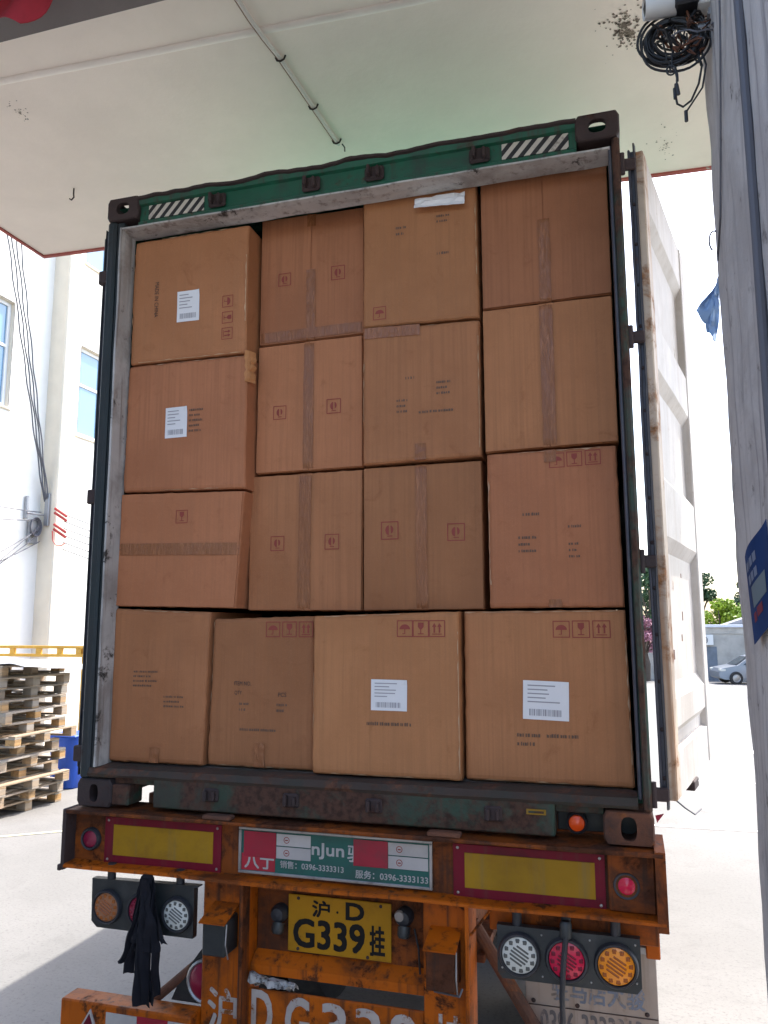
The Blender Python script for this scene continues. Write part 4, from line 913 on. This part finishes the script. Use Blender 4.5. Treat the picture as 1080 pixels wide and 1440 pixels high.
MB().box(2.595, 2.665, -.77, -.69, 4.232, 4.325, .006).build('mount_box', 'black', sc)
br = thing('cable_bracket', 'grey horizontal pipe bracket with black tape on the pier', 'bracket', (2.75, -.72, 4.19))
MB().cyl((2.655, -.70, 4.185), (1, -.02, .03), .0145, .36, 14).build('pipe', 'steel', br)
MB().box(2.69, 2.74, -.74, -.66, 4.20, 4.226, .004).build('clamp', 'steel', br)
MB().tube([(2.735, -.72, 4.165), (2.745, -.722, 4.19), (2.76, -.72, 4.21)], .008).build('tape_wrap', 'cloth_black', br)
MB().tube([(2.79, -.725, 4.165), (2.80, -.727, 4.19), (2.785, -.72, 4.21)], .008).build('tape_wrap', 'cloth_black', br)
MB().box(2.66, 2.72, -.755, -.69, 4.232, 4.255, .004).build('shade', 'ac_white', br)
for k, (x, z0, z1) in enumerate(((2.700, 4.17, 4.12), (2.665, 4.17, 4.10))):
    MB().tube([(x+.016*math.cos(a), -.715, z0-.02+.016*math.sin(a)) for a in lin(2, 8, 16)], .003, 6).build('loop_wire', 'cable_black', br)
MB().tube(wig((2.70, -.73, 4.15), (2.80, -.74, 4.14), 3, .03, sag=.02), .0022, 6).build('loop_wire', 'cable_grey', br)
for k in range(7): MB().tube(wig((2.67+.02*k, -.735, 4.20+.012*(k % 3)), (2.80+.012*k, -.75, 4.155+.02*(k % 4)), k*3.1, .07, 14, .012*(k % 3)), .0024, 6).build('loop_wire', ('cable_black', 'cable_white', 'cable_grey')[k % 3], br)
MB().box(2.70, 2.765, -.765, -.70, 4.255, 4.32, .006).build('junction_box', 'ac_white', br)
m = MB(); m.tube([(2.690+.004*nz(z_, 0, 3), -1.190+.012*nz(z_*1.3, 2, 1), z_) for z_ in lin(.73, 5.2, 24)], .012, 10)
tag(m.build('pier_conduit', 'cable_grey', smooth=True), 'dark vertical pipe running down the pier face', 'pipe')
m = MB(); m.tube([(2.695, -.93, 4.15), (2.690, -.90, 3.95), (2.691, -.80, 3.75), (2.690, -.70, 3.55), (2.695, -.56, 3.48)]+[(2.694+.016*math.cos(a), -.53, 3.56+.035*math.sin(a)) for a in lin(-1.2, 4.2, 16)], .0028, 6)
tag(m.build('loose_cable', 'cable_grey'), 'thin grey cable strung diagonally down the pier', 'cable')
m = MB(); m.sheet(lambda u, v: (2.712-.010*v-.075*v*v*(1-.75*u)+.010*nz(u*4, v*5, 1), -.512+.03*u+.030*nz(u*4, v*6, 4), 3.50-.16*v-.10*v*u+.02*nz(u*5, v*3, 6)), lin(0, 1, 12), lin(1, 0, 18), (.002, 0, 0))
tag(m.build('plastic_scrap', 'blue_plastic_film', smooth=True), 'torn scrap of blue plastic film caught on the pier edge', 'plastic scrap')
# poster on the pier's left face
def pp(a, b):  # a: towards camera, b: up
    return (2.684, -.735-a, 2.455+b)
sk_ = lambda u, v: pp(.02+.30*u+.055*(1-v), -.165+.235*v+.12*u*.55)
po = MB().sheet(lambda u, v: Vector(sk_(u, v))+Vector((-.006*math.sin(u*5)*v, 0, 0)), lin(0, 1, 12), lin(0, 1, 12), (.0016, 0, 0)).build('poster', 'poster')
tag(po, 'blue printed poster taped crookedly on the pier', 'poster')
def on_poster(name, mat, quads):
    m = MB()
    for (u0, u1, v0, v1) in quads:
        m.sheet(lambda u, v: Vector(sk_(u, v))+Vector((-.006*math.sin(u*5)*v-.0012, 0, 0)), lin(u0, u1, 5), lin(v0, v1, 4))
    m.build(name, mat, po)
on_poster('poster_print', 'poster_pale', [(.13, .22, .76, .86), (.25, .28, .76, .86), (.31, .42, .76, .86), (.45, .56, .76, .86), (.17, .27, .60, .70), (.30, .41, .60, .70), (.44, .55, .60, .70)])
on_poster('poster_photo', 'poster_grey', [(.24, .8, .33, .56)]); on_poster('poster_band', 'poster_red', [(.2, .32, .18, .28), (.36, .6, .20, .30)])

# ================================================================== LEFT YARD
# pallets
def pallet(name, mat_top, mat_blk):
    p = thing(name, 'weathered grey wooden pallet in the stack beside the blue bin', 'pallet', (0, 0, 0), 'stacked wooden pallets')
    for i in range(6):
        box('deck_board', mat_top, p, 0+.182*i, .10+.182*i, -.6, .6, .118, .14, bev=.003)
    for j in (-.6, -.06, .48): box('stringer', mat_top, p, .0, 1.01, j, j+.12, .0965, .1175, bev=.003)
    for i in (0, .43, .87):
        for j in (-.6, -.06, .48): box('block', mat_blk, p, i, i+.14, j, j+.12, .0225, .096, bev=.004)
    for j in (-.6, -.06, .48): box('bottom_board', mat_top, p, 0, 1.01, j, j+.12, 0, .022, bev=.003)
    return p
proto = pallet('wooden_pallet', 'wood', 'wood_warm')
random.seed(21); z = .002; N_PAL = 13
ORD = 'first second third fourth fifth sixth seventh eighth ninth tenth eleventh twelfth thirteenth'.split()
for i in range(N_PAL):
    p = proto if i == 0 else copy_tree(proto)
    dx, dy, rz = random.uniform(-.12, .09), random.uniform(-.07, .07), R(-3+random.uniform(-7, 6))
    p.location = (-5.90+dx, 5.62+dy, z); p.rotation_euler = (0, 0, rz)
    p['label'] = 'wooden pallet, %s up from the ground in the stack by the blue bin' % ORD[i] if 0 < i < N_PAL-1 else ('bottom wooden pallet of the stack, resting on the ground' if i == 0 else 'topmost wooden pallet of the stack, under a grey sheet')
    z += .1425
zt = z
m = MB(); m.sheet(lambda u, v: (-5.9+1.25*u, 5.0+1.25*v, zt+.02+.015*nz(u*4, v*4, 2)-.10*max(0, u-.84)/.16*(.3+v)), lin(0, 1, 24), lin(0, 1, 16), (0, 0, .006))
tag(m.build('plastic_sheet', 'tarp'), 'crumpled grey sheet lying on top of the pallet stack', 'sheet')
ye = thing('yellow_rack', 'yellow steel rack frame behind the pallet stack', 'rack', (-6.6, 7.4, 0))
for z in (1.86, 1.99): MB().box(-7.6, -5.55, 7.36, 7.42, z, z+.045, .006).build('rail', 'yellow', ye)
for x in (-7.5, -7.0, -6.5, -6.1, -5.75): MB().box(x, x+.10, 7.37, 7.41, 1.90, 1.995, .004).build('spacer', 'yellow', ye)
for x in (-7.55, -5.66): MB().box(x, x+.07, 7.40, 7.46, .0, 2.03, .006).build('upright', 'yellow', ye)
bn = thing('blue_bin', 'tall blue plastic bin behind the pallet stack', 'bin', (-5.50, 7.05, 0))
m = MB(); R4 = [(.20, .0), (.215, .02), (.24, .66), (.245, .70), (.255, .705), (.255, .73)]
def rsq(r, a): 
    k = 1/max(abs(math.cos(a)), abs(math.sin(a))); return r*min(k, 1.18)
n = 28; vs = [(-5.50+rsq(r, 2*math.pi*i/n)*math.cos(2*math.pi*i/n), 7.05+rsq(r, 2*math.pi*i/n)*math.sin(2*math.pi*i/n), h) for r, h in R4 for i in range(n)]
m.add(vs, [(j*n+i, j*n+(i+1) % n, (j+1)*n+(i+1) % n, (j+1)*n+i) for j in range(len(R4)-1) for i in range(n)]); m.build('body', 'blue_bin', bn, smooth=True)
m = MB(); m.box(-5.76, -5.24, 6.79, 7.31, .728, .765, .015); m.box(-5.58, -5.42, 6.95, 7.05, .765, .79, .008); m.build('lid', 'blue_bin', bn)
MB().box(-5.42, -5.2, 7.75, 7.95, .0, .19, .004).build('brick_stack', 'rust', None)
tag(bpy.data.objects['brick_stack'], 'small reddish brick pile beside the blue bin', 'bricks')
# left building
lb = thing('white_building', 'bright white rendered building with blue windows behind the pallets', 'building', (-9, 12, 0))
WX = -8.0
wins = [(6.55, 8.05, 6.25, 8.22), (9.95, 11.4, 6.2, 8.08), (9.95, 11.4, 9.9, 11.8), (6.55, 8.05, 9.9, 11.8), (12.6, 14.0, 6.2, 8.08), (12.6, 14.0, 9.9, 11.8)]
ysb = sorted({4.0, 20.0}|{w_[0] for w_ in wins}|{w_[1] for w_ in wins}); zsb = sorted({-.5, 14.0}|{w_[2] for w_ in wins}|{w_[3] for w_ in wins})
m = MB()
for i in range(len(ysb)-1):
    for j in range(len(zsb)-1):
        a, b, c0, d = ysb[i], ysb[i+1], zsb[j], zsb[j+1]
        if any(w_[0] <= a and b <= w_[1] and w_[2] <= c0 and d <= w_[3] for w_ in wins): continue
        m.add([(WX, a, c0), (WX, b, c0), (WX, b, d), (WX, a, d)], [(0, 1, 2, 3)])
m.build('facade', 'wall_white', lb)
m = MB(); m.box(-16, WX-.26, 4, 20, -.5, 14); m.build('building_core', 'wall_white', lb)
for a in (4.0, 20.0): MB().box(WX-.27, WX-.001, a-.001 if a < 5 else a-.02, a+.02, -.5, 14).build('wall_return', 'wall_white', lb)
for (a, b, c0, d) in wins:
    m = MB(); f = .075; o = .13
    for q_ in ((a, a+f, c0, d), (b-f, b, c0, d)): m.box(WX-o, WX-o+.06, q_[0], q_[1], q_[2], q_[3], .006)
    for z0, z1 in ((c0, c0+f), (d-f, d), (c0+(d-c0)*.58-.03, c0+(d-c0)*.58+.03)): m.box(WX-o+.002, WX-o+.058, a+f, b-f, z0, z1, .006)
    m.box(WX-o+.004, WX-o+.055, (a+b)/2-.03, (a+b)/2+.03, c0+f, d-f, .006)
    wn = m.build('window', 'frame_white', lb)
    m = MB(); m.box(WX-.25, WX, a-.02, a, c0, d, .002); m.box(WX-.25, WX, b, b+.02, c0, d, .002); m.box(WX-.25, WX+.04, a-.06, b+.06, c0-.05, c0, .006); m.box(WX-.25, WX, a, b, d, d+.02, .002); m.build('reveal', 'wall_cream', wn)
    zm = c0+(d-c0)*.58; ym = (a+b)/2
    for (p0, p1) in ((a+f, ym-.03), (ym+.03, b-f)):
        for (r0, r1) in ((c0+f, zm-.03), (zm+.03, d-f)): MB().box(WX-o+.025, WX-o+.03, p0, p1, r0, r1, .001).build('pane', 'glass_blue', wn)
m = MB().box(WX-.02, WX+.36, 9.03, 9.36, -.5, 13.9, .02); m.build('pilaster', 'wall_cream', lb)
# cables on the pilaster
def cable(pts, r, nm, lab, mat='cable_grey', grp='overhead cables'):
    o = MB().tube(pts, r, 8).build(nm, mat); return tag(o, lab, 'cable', grp)
def cat(p0, p1, sag, n=18):
    p0, p1 = Vector(p0), Vector(p1); return [p0.lerp(p1, i/(n-1))-Vector((0, 0, sag*4*(i/(n-1))*(1-i/(n-1)))) for i in range(n)]
for k in range(4):
    a = Vector((-7.86+.025*k, 8.96, 4.66+.03*k)); p_t = Vector((-7.72+.05*k, 7.50+.045*k, 9.2)); b = a+(p_t-a)*1.7
    p = cat(a, b, .12, 44)
    p = [q_+Vector((0, .016*math.cos(i*1.3+k*1.57), .016*math.sin(i*1.3+k*1.57))) for i, q_ in enumerate(p)]
    cable(p, .013, 'overhead_cable', 'twisted grey service cable rising steeply from the pilaster bracket')
for k, (dz, yy, z1) in enumerate(((-.1, 3, 4.4), (-.25, 3, 1.6), (-.35, 3.5, 1.2), (.05, 2.5, 4.9), (-.5, 4, 2.4), (-.2, 3, .6))):
    cable(cat((-7.88, 8.93, 4.40+dz), (-7.85+.06*k, yy, z1), .22), .009, 'service_cable', 'grey service cable strung along the white building towards the loading bay', grp='service cables')
for k in range(6):
    cable(cat((-7.42, 9.0, 4.40-.13*k), (-4.6, 11.5, 3.3-.13*k), .06), .009, 'wall_cable', 'grey cable leading away from the red sleeves beyond the pilaster', grp='wall cables')
jb = thing('cable_junction', 'round grey cable coil and brackets fixed beside the pilaster', 'junction', (-7.9, 8.8, 4.15))
for k in range(3): MB().tube([(-7.90+.02*k, 8.80+(.115+.012*k)*math.cos(a), 4.16+(.15+.012*k)*math.sin(a)) for a in lin(0, 6.283, 25)[:-1]], .011, 6, closed=True).build('coil', 'cable_grey', jb)
MB().box(-7.86, -7.76, 8.97, 9.03, 4.2, 4.82, .01).build('bracket', 'steel', jb); MB().box(-7.99, -7.93, 8.60, 8.66, 4.30, 4.72, .01).build('bracket', 'steel', jb); MB().tube([(-7.93, 8.62, 4.4), (-7.86, 8.98, 4.4)], .016).build('bracket_arm', 'steel', jb)
MB().box(-7.98, -7.92, 8.70, 8.92, 3.85, 4.3, .01).build('junction_box', 'steel', jb)
for k, z in enumerate((4.58, 4.50, 4.28, 4.19)):
    o = MB().tube([(-7.62, 8.98, z-.06), (-7.36, 8.99, z-.22)], .026, 10).build('cable_sleeve', 'insulator'); tag(o, 'red plastic sleeve on a cable beside the pilaster', 'cable sleeve', 'red cable sleeves')
MB().tube([(-7.66, 8.99, 4.1), (-7.63, 8.98, 3.92), (-7.56, 8.98, 3.83), (-7.42, 8.98, 3.82), (-7.36, 8.98, 3.86)], .010).build('hanging_wire', 'insulator'); tag(bpy.data.objects['hanging_wire'], 'thin red wire loop hanging under the sleeves', 'wire')

# ================================================================== RIGHT YARD
YB = 44.0; GB = gz(YB)
rb = thing('low_building', 'low beige building with pale roof edge and grey door across the yard', 'building', (10, YB, GB))
box('wall', 'wall_beige', rb, -4, 26, YB, YB+6, GB-.2, GB+2.55)
box('parapet', 'wall_beige', rb, -4.05, 26.05, YB-.05, YB+6, GB+2.552, GB+2.90)
box('roof_edge', 'roof_edge', rb, -4.15, 26.15, YB-.18, YB+6.1, GB+2.902, GB+3.06, bev=.02)
MB().prism([(8.6, GB+3.06), (14, GB+3.06), (14, GB+4.2), (11.0, GB+3.9)], lambda a, b: (a, YB+2.5, b), lambda a, b: (a, YB+5, b)).build('roof_gable', 'roof_grey', rb)
for x0, x1 in ((6.55, 7.75), (13, 14.2)):
    d_ = box('door', 'grey_door', rb, x0, x1, YB-.03, YB+.02, GB, GB+1.85); box('frame', 'black_metal', d_, x0-.35, x0-.01, YB-.04, YB+.01, GB, GB+1.9)
for x in (7.15, 9.65):
    ac = thing('air_conditioner', 'white air conditioner unit on the beige building %s' % ('above the grey door' if x < 8 else 'above the parked cars'), 'air conditioner', (x, YB-.2, GB+1.95), 'wall air conditioners')
    MB().box(x-.42, x+.42, YB-.32, YB-.001, GB+1.93, GB+2.5, .02).build('casing', 'ac_white', ac)
    for r in (.20, .13, .06): MB().tube([(x-.08+r*math.cos(a), YB-.335, GB+2.21+r*math.sin(a)) for a in lin(0, 6.283, 21)[:-1]], .018, 6, closed=True).build('fan_grille', 'cable_grey', ac)
def car(nm, lab, paint, loc, rz, glass='car_glass'):
    o = thing(nm, lab, 'car', loc, 'parked cars'); start = len(bpy.data.objects)
    P = [(-2.1, .35), (-2.12, .62), (-2.0, .80), (-1.2, .96), (-.55, 1.38), (-.1, 1.50), (.9, 1.50), (1.5, 1.32), (1.95, .98), (2.12, .88), (2.12, .40), (1.85, .25), (-1.85, .25)]
    def hw(z): return .86 if z < .9 else .86-(z-.9)*.33
    def hx(x): return 1-.10*max(0, abs(x)-1.5)/.62
    m = MB(); n = len(P)
    vs = [(x, -hw(z)*hx(x), z) for x, z in P]+[(x*.985, -hw(z)*hx(x)*.6, z*1.012) for x, z in P]+[(x*.985, hw(z)*hx(x)*.6, z*1.012) for x, z in P]+[(x, hw(z)*hx(x), z) for x, z in P]
    fs = [tuple(range(n)), tuple(range(4*n-1, 3*n-1, -1))]+[(k*n+(i+1) % n, k*n+i, (k+1)*n+i, (k+1)*n+(i+1) % n) for k in range(3) for i in range(n)]
    parts = [m.add(vs, fs).build('body', paint, None, smooth=True)]
    for sy in (-1, 1):
        for Q in ([(-.95, .98), (-.48, 1.34), (-.05, 1.43), (-.05, .99)], [(.03, .99), (.03, 1.435), (.85, 1.43), (1.02, 1.0)], [(1.08, 1.0), (.95, 1.41), (1.40, 1.28), (1.62, 1.02)]):
            m = MB(); m.add([(x, sy*(hw(z)+.006), z) for x, z in Q], [(0, 1, 2, 3)] if sy > 0 else [(3, 2, 1, 0)]); parts.append(m.build('side_window', glass, None))
        for x in (-1.32, 1.32):
            m = MB().lathe((x, sy*.70, .33), (0, sy, 0), [(.20, .19), (.30, .19), (.33, .15), (.33, 0), (.20, 0)], 24); parts.append(m.build('tyre', 'tyre', None))
            m = MB().lathe((x, sy*.70, .33), (0, sy, 0), [(.20, .18), (.17, .15), (.05, .17), (0, .17)], 16); parts.append(m.build('rim', 'alu', None))
        parts.append(MB().box(-2.08, -1.78, sy*.66-.14, sy*.66+.14, .66, .80, .03).build('headlight', 'lens_clear', None)); parts.append(MB().box(1.98, 2.13, sy*.66-.14, sy*.66+.14, .74, .92, .03).build('tail_light', 'car_red', None))
        parts.append(MB().box(-.80, -.62, sy*.98-.09, sy*.98+.09, .98, 1.10, .03).build('mirror', paint, None))
    m = MB(); m.add([(-1.24, -.62, .985), (-1.24, .62, .985), (-.60, .52, 1.39), (-.60, -.52, 1.39)], [(3, 2, 1, 0)]); parts.append(m.build('windscreen', glass, None))
    for p in parts: p.parent = o
    o.rotation_euler = (0, 0, rz); return o
car('parked_car', 'silver car parked side-on before the beige building', 'car_silver', (9.25, 41.2, gz(41.2)), R(12))
car('parked_car', 'white car parked next to the silver car', 'car_white', (10.9, 39.0, gz(39.0)), R(14))
car('parked_car', 'blue car parked behind the white car', 'car_blue', (11.8, 42.6, gz(42.6)), R(4))
car('parked_car', 'pale car glimpsed through the gap between the container and its open door', 'car_white', (2.6, 39.5, gz(39.5)), R(80))
def tree(nm, lab, x, y, h, r, leafm, seed, n=2600, ls=.22):
    random.seed(seed); z0 = gz(y) if y < 50 else -1.0
    t_ = thing(nm, lab, 'tree', (x, y, z0), 'trees beyond the yard'); tk = MB()
    tk.tube([(x, y, z0), (x+.1, y, z0+h*.25), (x-.05, y+.1, z0+h*.5), (x, y, z0+h*.8)], [.22, .17, .12, .04], 10)
    cl = []
    for k in range(16):
        a = random.uniform(0, 6.28); rr = r*math.sqrt(random.random())*.85; zz = z0+h*random.uniform(.36, .97); lim = 1-abs((zz-z0)/h-.6)*1.35
        c0 = Vector((x+rr*math.cos(a)*lim, y+rr*math.sin(a)*lim, zz)); cl.append((c0, r*random.uniform(.24, .42)))
        tk.tube([(x, y, z0+h*.35+.1*(zz-z0)), tuple((Vector((x, y, z0+h*.45))+c0)/2), tuple(c0)], [.08, .05, .02], 6)
    tk.build('trunk', 'bark', t_); m = MB()
    for i in range(n):
        c0, cr = random.choice(cl); d = Vector((random.gauss(0, 1), random.gauss(0, 1), random.gauss(0, 1))).normalized()*cr*random.random()**.4
        p = c0+Vector((d.x, d.y, d.z*.8)); nrm = Vector((random.gauss(0, 1), random.gauss(0, 1), random.gauss(.5, 1))).normalized(); u = nrm.orthogonal().normalized(); v = nrm.cross(u); s = ls*random.uniform(.6, 1.2)
        m.add([p-u*s-v*s*.2, p+v*s*.55, p+u*s-v*s*.2, p-v*s*.6], [(0, 1, 2, 3)])
    m.build('crown', leafm, t_)
tree('leafy_tree', 'bright lime green tree behind the low beige building', 9.2, 54, 5.0, 1.7, 'leaf_lime', 1, 4200, .13); tree('leafy_tree', 'second lime green tree rising over the roof gable', 11.3, 55, 5.2, 1.8, 'leaf_lime', 2, 4200, .13)
tree('leafy_tree', 'tall dark green tree behind the open container door', 8.2, 58, 7.2, 1.9, 'leaf_dark', 3, 5200, .13); tree('leafy_tree', 'dark green tree half hidden by the pier', 13.3, 66, 6.8, 2.4, 'leaf_dark', 4, 4000, .16)
tree('leafy_tree', 'dark green tree seen through the gap beside the container', 4.9, 56, 7.5, 2.4, 'leaf_dark', 5, 4000, .16); tree('blossom_shrub', 'pink blossoming shrub seen through the gap beside the container', 3.9, 42.2, 3.6, 1.0, 'leaf_pink', 6, 1800, .09)
print('objects', len(bpy.data.objects))
